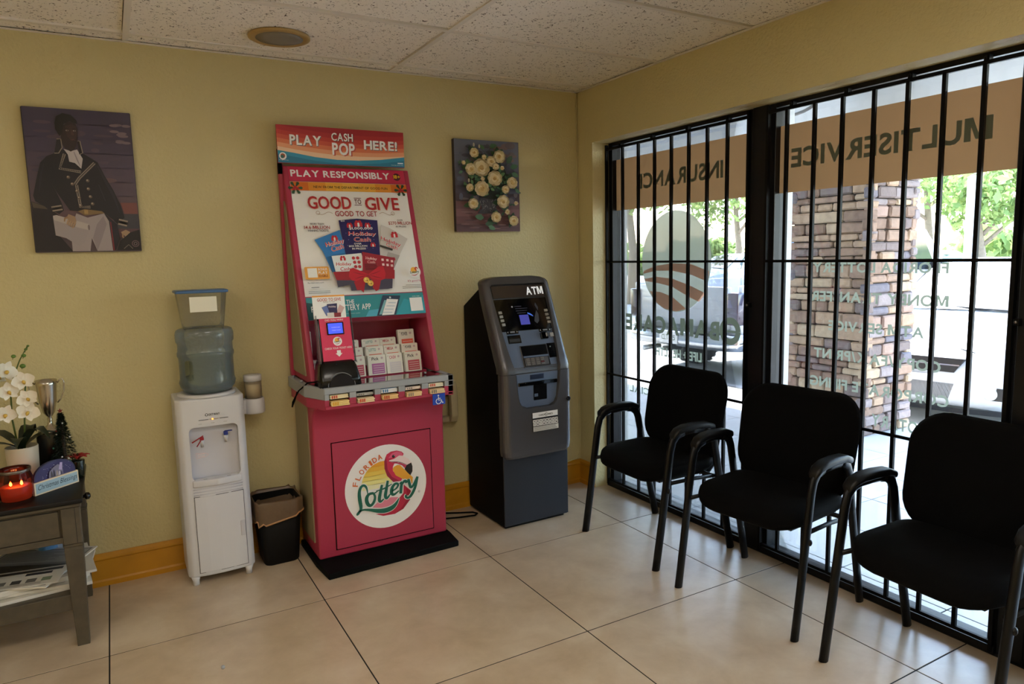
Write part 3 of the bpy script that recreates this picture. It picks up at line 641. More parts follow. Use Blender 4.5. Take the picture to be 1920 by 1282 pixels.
p.disc(.0573, .4835, .008, ink('3a1a22')); p.disc(.0585, .484, .0055, ink('141012')); p.disc(.061, .486, .0018, ink('d8d0d0'), n=8)
p.poly([(.1046, .3293), (.1409, .2919), (.1344, .2451), (.0967, .2045), (.0516, .1877), (-.0095, .1897), (-.0474, .2062), (.0171, .2052), (.0576, .2212), (.0773, .2651), (.1004, .2867)], ink('a82440'))
p.poly([(.115, .31), (.1409, .2919), (.1344, .2451), (.0967, .2045), (.0516, .1877), (.09, .215), (.118, .25), (.12, .285)], ink('8a1830'))
p.poly([(-.0627, .2436), (-.0355, .2650), (-.0055, .2768), (.035, .277), (.0731, .2703), (.056, .245), (.026, .23), (-.0075, .2302)], ink('c6768a'))
for i, (ch, ang) in enumerate(zip('FLORIDA', (77, 62, 49, 38, 30, 22, 14))):
    q = [(-.142, .3755), (-.1265, .4055), (-.1079, .432), (-.0838, .4526), (-.0616, .4685), (-.0408, .4807), (-.0141, .4913)][i]
    t = math.radians(ang); w = (.013 if ch == 'I' else .021)*.5; h = .013; w = .005 if ch == 'I' else w
    c_ = lambda a, b: (q[0]+a*math.cos(t)-b*math.sin(t), q[1]+a*math.sin(t)+b*math.cos(t))
    p.textq(ch, c_(-w, h), c_(w, h), c_(w, -h), c_(-w, -h), ink('c0602c'), .03)
GR = ink('175a4c')
Lp = [(-.0844, .3182), (-.0871, .3483), (-.0988, .3653), (-.1157, .3621), (-.1275, .3349), (-.1255, .2924), (-.1202, .2575), (-.1263, .2376), (-.1375, .223), (-.1446, .2224), (-.1412, .2322), (-.1176, .2443), (-.08, .2365), (-.0381, .2215), (.0005, .2156), (.0356, .2214), (.0584, .2385), (.0751, .2655)]
Lw = [.004, .010, .012, .013, .016, .019, .017, .010, .007, .006, .006, .008, .013, .020, .025, .024, .016, .004]
o_ = [(-.0548, .3167), (-.0802, .3173), (-.094, .2946), (-.0871, .2635), (-.0707, .2538), (-.0526, .2736), (-.0472, .2982), (-.0549, .3146)]
LET = [(Lp, Lw), (o_, [.012, .014, .019, .018, .014, .014, .012, .010]), ([(-.06, .314), (-.042, .318), (-.03, .327)], [.008, .006, .004]),
       ([(-.0103, .3508), (-.0209, .3101), (-.029, .2779), (-.0222, .2635), (-.004, .2771)], [.012, .016, .017, .013, .006]), ([(.0207, .3664), (.0097, .3171), (.0028, .2886), (.0119, .2737), (.0304, .2959)], [.012, .016, .017, .013, .006]), ([(-.0416, .3248), (-.0028, .328), (.0414, .3454)], [.004, .009, .004]),
       ([(.0378, .3073), (.0665, .3192), (.0762, .3389), (.059, .3465), (.0406, .3284), (.0349, .2993), (.0474, .2861), (.0765, .3043)], [.006, .009, .012, .012, .016, .017, .013, .006]),
       ([(.0806, .3381), (.0942, .349), (.0882, .3201), (.0848, .2881)], [.005, .012, .016, .015]), ([(.0882, .3151), (.0952, .3375), (.1078, .3504), (.1164, .3448), (.1184, .3368)], [.004, .010, .014, .016, .012]),
       ([(.1281, .3554), (.1338, .3278), (.1373, .3101), (.1508, .3119), (.1777, .3594)], [.014, .015, .014, .012, .012]), ([(.1777, .3594), (.1641, .3051), (.1396, .2656), (.1212, .2561), (.1083, .2681), (.1152, .2753)], [.013, .015, .015, .012, .012, .010])]
for pts, w in LET: p.stroke(pts, [v+.007 for v in w], ink('e9e7e3'), 2)
for pts, w in LET: p.stroke(pts, w, GR, 2)
p.ring(.183, .281, .005, .001, ink('2a3a48'), 16); p.text('R', .1813, .2785, .1848, .2835, ink('2a3a48'), 0)
p.build('logo_sticker', door, 'round white sticker with a pink flamingo and green script lettering')
# blue wheelchair sticker
st = part('access_sign', MB().box(KX+.2226, KX+.2889, -.5035, -.499, .7447, .799, .001, ink('1c3f9c'), 1), kio, label='blue square wheelchair sign with white symbol')
p = Print((KX, -.5035, 0), base=.0005); W = ink('e4e8f0'); cx_, cz_ = .2545, .768
p.disc(cx_-.002, cz_+.022, .004, W); p.stroke([(cx_-.002, cz_+.016), (cx_-.001, cz_-.001), (cx_+.013, cz_-.001), (cx_+.018, cz_-.015), (cx_+.024, cz_-.013)], .0042, W); p.stroke([(cx_-.001, cz_+.008), (cx_+.010, cz_+.007)], .0035, W)
p.ring(cx_-.002, cz_-.006, .013, .0035, W, 24, 110, 350); p.build('symbol', st)
# black lead over the left tray edge, and the one behind the right side
part('lead', MB().tube([(-1.66, -.40, .895), (-1.74, -.40, .905), (-1.79, -.37, .90), (-1.825, -.33, .86), (-1.845, -.28, .80), (-1.84, -.24, .77), (-1.815, -.20, .80), (-1.80, -.18, .83)], .0035, 8, material=RUB), kio)
part('lead', MB().tube([(-1.11, -.30, .79), (-1.085, -.25, .74), (-1.09, -.18, .66), (-1.095, -.10, .45), (-1.09, -.06, .20), (-1.08, -.05, .02)], .003, 8, material=RUB), kio)

# card stacks in the five slots, an upper and a lower one in each
words = ['leftmost', 'second', 'middle', 'fourth', 'rightmost']
ucol = ['d8c8a4', 'a8a49c', 'd6dce0', 'c8b8ac', 'd8cdb6']; lcol = ['d8b878', 'd2bd98', 'd2ab74', 'd2b282', 'cdb490']
for i, (a, b) in enumerate(SLOTS):
    for lev, (z0, z1, c, yf) in enumerate(((.833, .852, ucol[i], -.496), (.8035, .825, lcol[i], -.512))):
        if lev == 0 and i == 1: z0, z1 = .833, .846
        if lev == 0 and i == 3: z0, z1 = .833, .848
        t = thing('card_stack', '%s stack of %s play cards in the %s tray slot' % (('upper', 'lower')[lev], ('cream' if i not in (1, 2) else ('grey' if i == 1 else 'white and blue')) if lev == 0 else 'buff', words[i]), 'card stack', (KX+(a+b)/2, -.44, z0), 'card stacks in the kiosk tray')
        mb = MB(); nl = 4
        for k in range(nl):
            j = random.uniform(-.002, .002); mb.box(KX+a+.006+j, KX+b-.005+j, yf+random.uniform(0, .006), -.40, z0+(z1-z0)*k/nl, z0+(z1-z0)*(k+.85)/nl, material=ink(c))
        part('cards', mb, t)
        mk = ('b8442c' if (lev == 1 and i in (1, 2)) or (lev == 0 and i in (0, 4)) else 'c9962c' if i == 0 else '2f6ea0' if (i == 2 and lev == 0) else '7a7268')
        mb = MB()
        for k in range(3): mb.box(KX+a+.014+k*.010, KX+a+.019+k*.010, yf-.0006, yf+.002, z0+.003, z1-.003, material=ink(mk))
        if i == 2 and lev == 0: mb.box(KX+a+.006, KX+b-.005, -.49, -.44, z1, z1+.002, material=ink('3f7cae'))
        part('edge_marks', mb, t)

# play-slip rack (tiers) and slip stacks
part('rack_tier', MB().box(KX-.30, KX+.295, -.265, -.045, .84, .885, material=PINK).box(KX-.30, KX+.295, -.215, -.045, .885, .93, material=PINK).box(KX-.30, KX+.295, -.165, -.045, .93, .975, material=PINK), kio)
slc = [('b0485c', '2a2a30', 'Pick'), ('a86a9c', '2a2a30', 'Pick'), ('c9c4c6', 'b8506a', 'CASH'), ('b8505c', '24242a', 'Pick'), ('d06a54', '2a8a84', 'LOTTO'), ('d8644a', 'a82c3a', 'MEGA'), ('d0604c', '2a2028', 'POWER')]
colx = [(-.302, -.27), (-.245, -.15), (-.118, -.028), (-.012, .080), (.083, .168), (.180, .268)]
tiers = [(-.245, .885, .984, 'front'), (-.195, .930, 1.022, 'middle'), (-.150, .975, 1.056, 'back')]
cw = ['at the far left of the rack', 'hidden behind the ticket scanner', 'just right of the ticket scanner', 'second right of the ticket scanner', 'third right of the ticket scanner', 'at the right end of the rack']
for ci, (a0, a1) in enumerate(colx):
    if ci == 1: continue
    for ti, (y, z0, z1, nm) in enumerate(tiers):
        if ci == 5 and ti == 2: z1 = 1.09
        if ci == 0: z1 += .06*(ti == 2)
        t = thing('slip_stack', '%s-row stack of pink-printed play slips %s' % (nm, cw[ci]), 'slip stack', (KX+(a0+a1)/2, y, z0), 'play slip stacks in the kiosk rack')
        mb = MB(); tilt = random.uniform(.10, .2); nl = 5; jx = random.uniform(-.004, .004)
        def pt(x, d, h): return (KX+x+jx, y-.03+d+h*tilt, z0+h)
        for k in range(nl):
            d = .006*k; s_ = random.uniform(-.003, .003); hh = z1-z0-.002*abs(k-1)
            vs = [pt(a0+s_, d, 0), pt(a1+s_, d, 0), pt(a1+s_, d, hh), pt(a0+s_, d, hh)]; vs += [(v[0], v[1]+.0052, v[2]) for v in vs]
            mb.add(vs, [[0, 1, 2, 3], [7, 6, 5, 4], [0, 4, 5, 1], [1, 5, 6, 2], [2, 6, 7, 3], [3, 7, 4, 0]], ink('dbd2c8'))
        part('slips', mb, t)
        cc, tc, tw = slc[(ti*2+ci+1) % 7] if ti else slc[[3, 0, 0, 1, 2, 3][ci]]
        if ti: cc, tc, tw = [slc[3], slc[0], slc[0], slc[4], slc[5], slc[6]][ci]
        U_ = Vector((1, 0, 0)); V_ = Vector((0, tilt, 1)).normalized(); o_2 = Vector(pt((a0+a1)/2, 0, 0))+Vector((0, -.0004, 0)); p = Print(o_2, U_, V_, base=.0005)
        w = (a1-a0)/2-.006; h = z1-z0
        p.rect(-w*.72, h*.06, w*.92, h*.58, ink(cc)); p.text(tw, -w*.7, h*.74, w*.2, h*.90, ink(tc), .015); p.disc(w*.62, h*.84, h*.06, ink('b8a4a8'), n=10); p.disc(-w*.9, h*.9, .0016, ink('30303a'), n=8)
        for k in range(4): p.rect(-w*.55, h*(.13+.11*k), w*.8, h*(.15+.11*k), ink('e4cfc8'))
        p.build('slip_print', t)

# ticket scanner on the tray
sc_ = thing('ticket_scanner', 'black ticket checker with red face, blue screen and a small flyer on top', 'scanner', (KX-.22, -.41, .884))
BLK = mat('gloss_black_plastic', (8, 8, 9), .22); SX = KX-.215
def ring_(z, hw, y0, y1, r=.02): return [(SX+a, b, z) for a, b in rrect(2*hw, y1-y0, r, 5, 0, (y0+y1)/2)]
part('foot', MB().loft([ring_(.885, .098, -.488, -.36), ring_(.92, .094, -.486, -.355), ring_(.975, .086, -.46, -.345), ring_(1.0, .076, -.44, -.34)], material=BLK), sc_)
part('reading_arc', MB().tube([(SX+.062*math.cos(t), -.4885+.012*math.sin(t), .888+.060*math.sin(t)) for t in [PI*k/20 for k in range(21)]], .0022, 6, material=mat('worn_edge_grey', (120, 122, 126), .4)), sc_)
part('reading_mouth', MB().prism([(SX+.056*math.cos(t), .889+.053*math.sin(t)) for t in [PI*k/16 for k in range(17)]], -.4905, -.46, 'y', 0, mat('scanner_mouth', (14, 18, 30), .15)), sc_)
part('column', MB().prism([(-.426, .99), (-.372, 1.20), (-.35, 1.20), (-.345, .99)], SX-.072, SX+.072, 'x', .006, BLK, 2), sc_)
for q in ((0, 1.0), (.012, .995), (.004, .985)): part('indicator', MB().ball((SX-.01+q[0], -.452, q[1]-.015), .003, 8, 5, (1, .5, 1), mat('lens%d' % int(q[0]*1e3), (60, 70, 96), .1)), sc_)
fv = Vector((0, .045, .20)).normalized(); F0 = Vector((SX+.008, -.437, .995))
fp = part('face_panel', MB().prism([tuple(F0+fv*b+Vector((0, -fv.z, fv.y))*n)[1:] for b, n in ((0, 0), (.205, 0), (.205, -.004), (0, -.004))], SX-.064, SX+.080, 'x', .001, ink('c02c50'), 1), sc_)
p = Print(F0, (1, 0, 0), fv, base=.0006)
p.text('DID YOU WIN?', -.045, .190, .040, .198, ink('f0dde0'), .005); p.text('CHECK YOUR TICKET HERE', -.06, .058, .066, .067, ink('f0dde0'), .005)
p.poly([(-.006, .052), (.012, .052), (.012, .038), (.019, .038), (.003, .022), (-.013, .038), (-.006, .038)], ink('e8dcd0')); roundel(p, .002, .094, .021); p.build('face_print', fp)
scr = part('screen_bezel', MB().prism([tuple(F0+fv*b+Vector((0, -fv.z, fv.y))*n)[1:] for b, n in ((.125, .006), (.183, .006), (.183, 0), (.125, 0))], F0.x-.042, F0.x+.038, 'x', .002, BLK, 1), sc_)
BLUE = mat('blue_screen', (62, 82, 235), .3, emit=.55)
p = Print(F0+Vector((0, -fv.z, fv.y))*.006, (1, 0, 0), fv, base=.0005); p.rect(-.036, .130, .031, .178, BLUE); p.text('PLEASE SCAN', -.02, .156, .018, .161, ink('d8dcf4'), .0); p.text('YOUR TICKET', -.02, .143, .022, .148, ink('d8dcf4'), .0); p.build('screen', scr)
part('clear_cover', MB().prism([tuple(F0+fv*b+Vector((0, -fv.z, fv.y))*n)[1:] for b, n in ((-.005, .002), (.235, .002), (.235, -.02), (-.005, -.02))], SX+.084, SX+.088, 'x', 0, pane('acrylic', (225, 228, 228), 1, .02, .1)).prism([tuple(F0+fv*b+Vector((0, -fv.z, fv.y))*n)[1:] for b, n in ((-.005, .002), (.235, .002), (.235, -.02), (-.005, -.02))], SX-.082, SX-.074, 'x', 0, MATS['acrylic']), sc_)
f2 = F0+fv*.205; gv = Vector((0, .03, .20)).normalized()
fy = part('flyer', MB().prism([tuple(f2+gv*b+Vector((0, -gv.z, gv.y))*n)[1:] for b, n in ((-.002, .001), (.105, .001), (.105, -.001), (-.002, -.001))], SX-.086, SX+.064, 'x', 0, ink('dcd9d2')), sc_)
p = Print(f2+Vector((0, -gv.z, gv.y))*.001, (1, 0, 0), gv, base=.0005); p.rect(-.094, .098, .056, .105, ink('cf8c34')); p.text('GOOD TO GIVE', -.072, .078, .038, .092, ink('9c2c24'), .012); p.text('GOOD TO GET', -.045, .071, .01, .076, ink('6a2c28'), 0)
p.poly([(-.055, .05), (-.025, .06), (-.012, .03), (-.035, .008)], ink('5a6a9c')); p.poly([(.03, .06), (.052, .045), (.03, .01), (.01, .02)], ink('b89c9c')); p.poly([(-.03, .064), (.018, .066), (.016, .022), (-.02, .02)], ink('26244c')); p.rect(-.032, .002, .0, .024, ink('c4c0bc')); p.rect(.0, .002, .032, .022, ink('7c2630')); p.text('Holiday', -.022, .045, .012, .056, ink('c8bcc4'), .01); p.build('flyer_print', fy)
# ------------------------------------------------------------------ cash machine
def boolean(mb, cut, off=(0, 0, 0)):
    a = bpy.data.objects.new('a', mb.mesh('a')); b = bpy.data.objects.new('b', cut.mesh('b')); COL.objects.link(a); COL.objects.link(b)
    m = a.modifiers.new('b', 'BOOLEAN'); m.object = b; m.operation = 'DIFFERENCE'; m.solver = 'EXACT'
    me = bpy.data.meshes.new_from_object(a.evaluated_get(bpy.context.evaluated_depsgraph_get()))
    bpy.data.objects.remove(a); bpy.data.objects.remove(b); me.transform(Matrix.Translation(-Vector(off))); return me
AX = -.6125; A0 = Vector((AX, -.485, .87)); av = Vector((0, .2, .45)).normalized(); an = Vector((0, -.45, .2)).normalized()
AM = Matrix.Translation(A0) @ Matrix((Vector((1, 0, 0)), av, an)).transposed().to_4x4()
SILV = mat('silver_grey_paint', (88, 88, 92), .26, .4, noise=(300, .04)); STEEL = mat('blue_grey_panel', (104, 118, 142), .28, .3); ATMB = mat('black_cabinet_paint', (4, 4, 5), .7, spec=.15); SAFE = mat('dark_slate_paint', (28, 33, 44), .4)
GLB = mat('gloss_black_panel', (6, 6, 8), .08, coat=.5); KEYM = mat('grey_key', (150, 150, 148), .4)
atm = thing('cash_machine', 'grey and black standing cash machine marked ATM in the room corner', 'cash machine', (AX, -.25, 0))
part('cabinet', MB().prism([(-.028, .012), (-.448, .012), (-.448, .42), (-.44, .86), (-.262, 1.26), (-.25, 1.30), (-.028, 1.185)], AX-.205, AX+.203, 'x', .006, ATMB, 2), atm)
part('plinth', MB().box(AX-.19, AX+.185, -.435, -.04, 0, .012, material=ATMB), atm)
part('safe_door', MB().box(AX-.205, AX+.203, -.456, -.448, .018, .43, .002, SAFE, 1), atm)
part('side_trim', MB().box(AX-.209, AX-.205, -.432, -.424, .55, .80, material=SAFE), atm)
rings = []
def sect(z, yf, hw, wi, d, depth, rc=.035):
    pts = [(AX-hw, yf+depth, z)]
    for k in range(6): t = PI+k*PI/10; pts.append((AX-hw+rc+rc*math.cos(t), yf+rc+rc*math.sin(t), z))
    pts += [(AX-wi, yf, z), (AX-wi+.004, yf+d, z), (AX+wi-.004, yf+d, z), (AX+wi, yf, z)]
    for k in range(6): t = -PI/2+k*PI/10; pts.append((AX+hw-rc+rc*math.cos(t), yf+rc+rc*math.sin(t), z))
    pts.append((AX+hw, yf+depth, z)); return pts
for z, yf, hw, wi, d in ((.386, -.472, .17, .05, 0), (.392, -.486, .196, .05, 0), (.405, -.491, .207, .05, 0), (.43, -.493, .2115, .05, 0), (.654, -.493, .2125, .07, 0), (.6545, -.493, .2125, .075, .018), (.662, -.493, .2125, .10, .018), (.68, -.493, .2125, .115, .018), (.72, -.493, .2125, .124, .018), (.78, -.493, .2125, .134, .018), (.843, -.492, .2125, .140, .018)): rings.append(sect(z, yf, hw, wi, d, .06))
low = part('fascia', MB().loft(rings, True, True, SILV, False), atm)
rings = []
for b, hw, wi, d in ((-.028, .2125, .140, .018), (.0, .2125, .142, .022), (.05, .2125, .148, .024), (.12, .2125, .156, .026), (.25, .2125, .166, .028), (.40, .2125, .173, .028), (.470, .2125, .174, .028), (.478, .2125, .165, .028), (.4785, .2125, .165, 0), (.488, .211, .165, 0), (.503, .200, .15, 0), (.515, .17, .12, 0), (.522, .12, .08, 0)):
    q = A0+av*b; rings.append(sect(q.z, q.y if b > 0 else -.490, hw, wi, d, .075 if b < .45 else .06))
part('upper_fascia', MB().loft(rings, True, True, SILV, False), atm)
for o in atm.children[-2:]:
    for pl in o.data.polygons: pl.use_smooth = True
    o.data.set_sharp_from_angle(angle=math.radians(40))
def ab(mb, a0, a1, b0, b1, n0, n1, m, bev=.0008): return mb.box(a0, a1, b0, b1, n0, n1, bev, m, 1, AM)
sg = part('sign_panel', ab(MB(), -.160, .166, .404, .474, -.026, -.014, mat('tinted_sign_panel', (60, 52, 50), .08, coat=.6)), atm)
p = Print(A0-an*.014, (1, 0, 0), av, base=.0006); p.text('ATM', .050, .415, .160, .4625, mat('lit_white_letters', (235, 238, 240), .4, emit=.25), .03); p.build('sign_letters', sg)
sp = part('screen_panel', ab(MB(), -.162, .168, .216, .398, -.026, -.018, GLB), atm)
p = Print(A0-an*.018, (1, 0, 0), av, base=.0006); p.rect(-.075, .234, .105, .376, ink('08080c', .08)); p.rect(-.027, .2468, .031, .3028, mat('lit_blue_patch', (64, 66, 150), .3, emit=.35)); p.stroke([(.028, .312), (.045, .304), (.060, .292)], [.006, .010, .003], mat('lit_blue_arrow', (70, 110, 210), .3, emit=.3), 1)
for k, (a0, a1) in enumerate(((-.045, .0), (-.04, .035), (-.04, .03), (-.035, .02))): p.rect(a0, .352-k*.013, a1, .3545-k*.013, ink('46485a'))
p.disc(-.058, .352, .005, ink('9c9ca8'), n=8); p.poly([(.070, .29), (.088, .325), (.096, .30), (.090, .262), (.075, .247), (.060, .262)], ink('3a3a40')); p.poly([(.085, .355), (.092, .37), (.104, .34), (.098, .32)], ink('34343a')); p.build('screen', sp)
btn = ab(MB(), -.0105, .0105, -.0075, .0075, -.006, .0, KEYM, .0015).mesh('button', None, A0)
for a, b in [(-.1395, .3219), (-.1383, .2993), (-.1372, .2767), (-.1353, .2537), (.1485, .3195), (.1493, .296), (.1505, .2739), (.1514, .2509)]:
    o = bpy.data.objects.new('button', btn); COL.objects.link(o); o.parent = atm; o.location = A0+Vector((a, 0, 0))+av*b-an*.012-Vector(ORG[atm.name])
cp_ = part('control_panel', MB().prism([(-.132, .003), (.135, .003), (.150, .12), (.158, .213), (-.158, .213), (-.150, .12)], -.024, -.016, 'z', 0, STEEL), atm)
cp_.data.transform(Matrix.Translation(-Vector(ORG[atm.name])) @ AM @ Matrix.Translation(Vector(ORG[atm.name])))
def lab(nm, a0, a1, b0, b1):
    o = part(nm, ab(MB(), a0, a1, b0, b1, -.016, -.0135, GLB), atm); p = Print(A0-an*.0135, (1, 0, 0), av, base=.0004); c = (a0+a1)/2; m = (b0+b1)/2
    p.text('<', a0+.006, m-.004, a0+.011, m+.004, ink('d8d8d8'), .01); p.text('>', a1-.011, m-.004, a1-.006, m+.004, ink('d8d8d8'), .01); p.rect(c-.014, m-.004, c+.014, m+.004, ink('6a6c72')); p.build('arrows', o)
lab('receipt_label', -.130, -.057, .1985, .2195); lab('card_label', .073, .150, .197, .217)
part('receipt_slot', ab(ab(MB(), -.131, -.052, .145, .190, -.016, -.013, GLB), -.125, -.058, .152, .170, -.013, -.011, mat('slot_grey', (60, 62, 66), .2)), atm)
part('card_reader', ab(ab(MB(), .070, .116, .154, .192, -.016, .002, GLB, .004), .098, .112, .162, .186, .002, .008, mat('chrome_trim', (190, 192, 196), .2, 1), .003), atm)
part('cash_light', ab(MB(), .132, .156, .164, .188, -.016, -.006, mat('clear_grey', (168, 172, 176), .25), .003), atm)
part('headphone_plate', ab(ab(MB(), .098, .150, .048, .130, -.016, -.0125, GLB), .112, .118, .106, .112, -.0125, -.008, KEYM), atm)
part('keypad_bay', ab(ab(ab(MB(), -.072, .095, .005, .128, -.016, -.011, SILV, .002), -.067, .090, .011, .124, -.011, -.0105, DARK, 0), -.066, .089, .058, .068, -.0105, -.006, STEEL), atm)
part('keypad_shelf', ab(MB(), -.064, .084, .013, .056, -.0105, -.007, mat('keypad_steel', (92, 90, 90), .35, .6)), atm)
key = ab(MB(), -.011, .011, -.0038, .0038, 0, .004, mat('steel_key', (126, 120, 116), .35, .4), .001).mesh('key', None, A0)
keyr = ab(MB(), -.011, .011, -.0038, .0038, 0, .004, mat('red_key', (92, 30, 32), .4), .001).mesh('key', None, A0)
for r_ in range(4):
    for c_ in range(4):
        o = bpy.data.objects.new('key', keyr if (c_ == 3 and r_ == 1) else key); COL.objects.link(o); o.parent = atm; o.location = A0+Vector((-.046+c_*.030, 0, 0))+av*(.019+r_*.0105)-an*.007-Vector(ORG[atm.name])
part('dispenser_panel', MB().prism([(AX-.128, .838), (AX+.130, .838), (AX+.123, .76), (AX+.116, .70), (AX+.10, .672), (AX+.07, .659), (AX-.07, .659), (AX-.10, .672), (AX-.114, .70), (AX-.121, .76)], -.4795, -.474, 'y', 0, STEEL), atm)
part('cash_tray', MB().box(AX-.120, AX+.122, -.489, -.478, .776, .796, .003, GLB, 1).box(AX-.085, AX+.085, -.497, -.485, .790, .798, .002, GLB, 1), atm)
part('cash_mouth', MB().box(AX-.025, AX+.058, -.4835, -.478, .692, .776, .003, DARK, 1).box(AX-.022, AX+.0, -.4842, -.48, .712, .728, material=STEEL), atm)
part('tray_label', MB().box(AX-.045, AX+.040, -.4815, -.478, .806, .831, .001, mat('navy_label', (24, 36, 62), .25), 1), atm)
stk = part('fee_sticker', MB().box(AX-.045, AX+.118, -.4946, -.4932, .525, .629, .0003, ink('101012'), 1), atm, label='white sticker with black lettering and rows of card symbols')
p = Print((AX, -.4946, 0), base=.0004); p.rect(-.043, .598, .116, .627, ink('dcdcda')); p.text('CARDTRONICS', -.005, .606, .083, .616, ink('141416'), .02); p.poly([(.03, .611), (.043, .623), (.056, .611), (.043, .60)], ink('dcdcda')); p.stroke([(.03, .611), (.043, .622), (.056, .611), (.043, .601), (.03, .611)], .002, ink('141416')); p.text('CARDTRONICS', -.005, .606, .083, .616, ink('141416'), .02)
for r_ in range(2):
    for c_ in range(8): x = -.042+c_*.0197; p.rect(x, .573-r_*.017, x+.0180, .589-r_*.017, ink('c8c8c6')); p.rect(x+.004, .578-r_*.017, x+.014, .584-r_*.017, ink(random.choice(('4a4a4e', '77777a', '2a2a30', '9a9a9a'))))
p.rect(-.043, .527, .116, .553, ink('c4c4c2'))
for k in range(5): p.rect(-.039, .5495-k*.0048, .09+.02*random.random(), .5515-k*.0048, ink('6c6c6c'))
p.build('sticker_print', stk)
lk = part('key_lock', MB().lathe([(.013, 0), (.013, .006), (.009, .007), (.004, .004)], (0, 0, 0), 16, mat('lock_dark', (20, 20, 24), .3, .6)), atm); lk.data.transform(Matrix.Translation(ORG[atm.name])); lk.location = Vector((AX+.187, -.492, .68))-Vector(ORG[atm.name]); lk.rotation_euler[0] = PI/2
# wall receiver and cable by the machine
wp = thing('wall_phone', 'beige plastic wall unit between the pink kiosk and the cash machine', 'wall phone', (-.95, -.05, .53)); BG2 = mat('aged_beige_plastic', (182, 172, 140), .5)
part('cradle', MB().box(-.992, -.925, -.05, -.0, .530, .562, .006, BG2).box(-.985, -.925, -.05, -.0, .682, .710, .004, RUB), wp)
part('handset', MB().prism([(-.05, .535), (-.075, .535), (-.09, .57), (-.085, .72), (-.07, .765), (-.052, .775), (-.046, .72), (-.05, .57)], -.940, -.898, 'x', .006, BG2), wp)
solo('floor_cable', MB().tube([(-1.10, -.04, .006), (-1.0, -.05, .006), (-.93, -.09, .006), (-.85, -.13, .006), (-.835, -.16, .006), (-.86, -.18, .006), (-.95, -.16, .006), (-1.06, -.12, .006)], .005, 8, material=RUB), (-.95, -.1, 0), label='black cable loop lying on the floor beside the cash machine', cat='cable')
solo('corner_wire', MB().tube([(-.012, -.012, 2.42), (-.010, -.012, 1.2), (-.012, -.012, .30), (-.018, -.022, .20), (-.05, -.026, .165), (-.12, -.026, .155), (-.22, -.026, .152)], .0035, 6, material=mat('cream_wire', (206, 196, 150), .5)), (-.02, -.02, .15), label='thin cream wire running down the room corner to the skirting', cat='cable')

# ------------------------------------------------------------------ water cooler
CX = -2.2; WP = mat('white_plastic', (208, 208, 212), .35); WP2 = mat('white_plastic_inner', (196, 196, 204), .4)
co = thing('water_cooler', 'white floor-standing water cooler with red and blue taps', 'water cooler', (CX, -.15, 0))
bd = MB().prism([(CX-.145, -.03), (CX-.145, -.235), (CX-.125, -.256), (CX-.06, -.266), (CX, -.269), (CX+.06, -.266), (CX+.125, -.256), (CX+.145, -.235), (CX+.145, -.03)], .04, .862, 'z', .010, WP, 3)
ct = MB().prism([(CX+a, z) for a, z in rrect(.206, .245, .025, 6, .005, .612)], -.30, -.222, 'y', 0, WP2)
me = boolean(bd, ct, ORG[co.name]); part('body', me, co)
if not me.materials: me.materials.append(WP)
me.set_sharp_from_angle(angle=math.radians(35))
part('splash_back', MB().box(CX-.096, CX+.106, -.2235, -.222, .492, .732, material=WP2), co)
part('drip_tray', MB().prism([(CX-.098, -.225), (CX-.098, -.268), (CX+.005, -.283), (CX+.110, -.268), (CX+.110, -.225)], .462, .492, 'z', .004, WP), co)
for a in (-.045, .055): part('tray_vent', MB().box(CX+a-.008, CX+a+.008, -.262, -.255, .4915, .4928, material=ink('8c8c90')), co)
for z in (.450, .437, .424): part('groove', MB().prism([(CX-.098, -.2665), (CX+.005, -.2700), (CX+.110, -.2665), (CX+.110, -.255), (CX-.098, -.255)], z, z+.0016, 'z', 0, ink('9c9ca4')), co)
part('door_gap', MB().prism([(CX-.0985, -.2622), (CX+.005, -.2695), (CX+.1125, -.2622), (CX+.1125, -.25), (CX-.0985, -.25)], .058, .417, 'z', 0, ink('4a4a50')), co)
dr = part('door', MB().prism([(CX-.0960, -.2640), (CX-.05, -.2694), (CX+.005, -.2712), (CX+.06, -.2694), (CX+.1100, -.2640), (CX+.1100, -.25), (CX-.0960, -.25)], .0605, .4145, 'z', .001, WP, 1), co)
part('door_pull', MB().box(CX+.088, CX+.109, -.2685, -.26, .20, .272, .003, WP2), dr)
for x, y in ((-.115, -.235), (.115, -.235), (-.115, -.05), (.115, -.05)): part('foot', MB().lathe([(.014, 0), (.014, .02), (.022, .042)], (CX+x, y, 0), 14, WP), co)
part('collar', MB().lathe([(.118, 0), (.126, .004), (.124, .014), (.108, .018), (.100, .012)], (CX, -.152, .860), 32, WP), co)
p = Print((CX, -.2692, 0), base=.0012); p.disc(-.021, .7875, .0062, ink('141416'), n=16); p.disc(-.021, .7875, .0035, ink('e2e2e4'), n=12); p.text('OSTWAY', -.013, .7825, .0345, .7925, ink('141416'), .03)
p.rect(-.055, .7650, -.014, .7675, ink('4a4a4e')); p.rect(-.010, .7645, .028, .7680, ink('9c8a7c')); p.rect(.032, .7650, .069, .7675, ink('4a4a4e')); p.disc(.003, .7663, .004, mat('amber_led', (255, 150, 60), .4, emit=1.5), n=10)
for t_, a in (('HOT', -.05), ('POWER', .002), ('COLD', .054)): p.text(t_, a-.006, .747, a+.008, .7505, ink('66666a'), 0)
p.build('front_print', co)
rd = mat('red_tap_plastic', (150, 20, 34), .35); bl = mat('blue_tap_plastic', (24, 46, 130), .35)
def tap(a, z, lev, nm):
    t = part('tap', MB().tube([(CX+a, -.222, z), (CX+a, -.245, z), (CX+a, -.252, z-.006), (CX+a, -.252, z-.032)], [.009, .009, .010, .007], 12, material=WP), co)
    part('lever', lev, t)
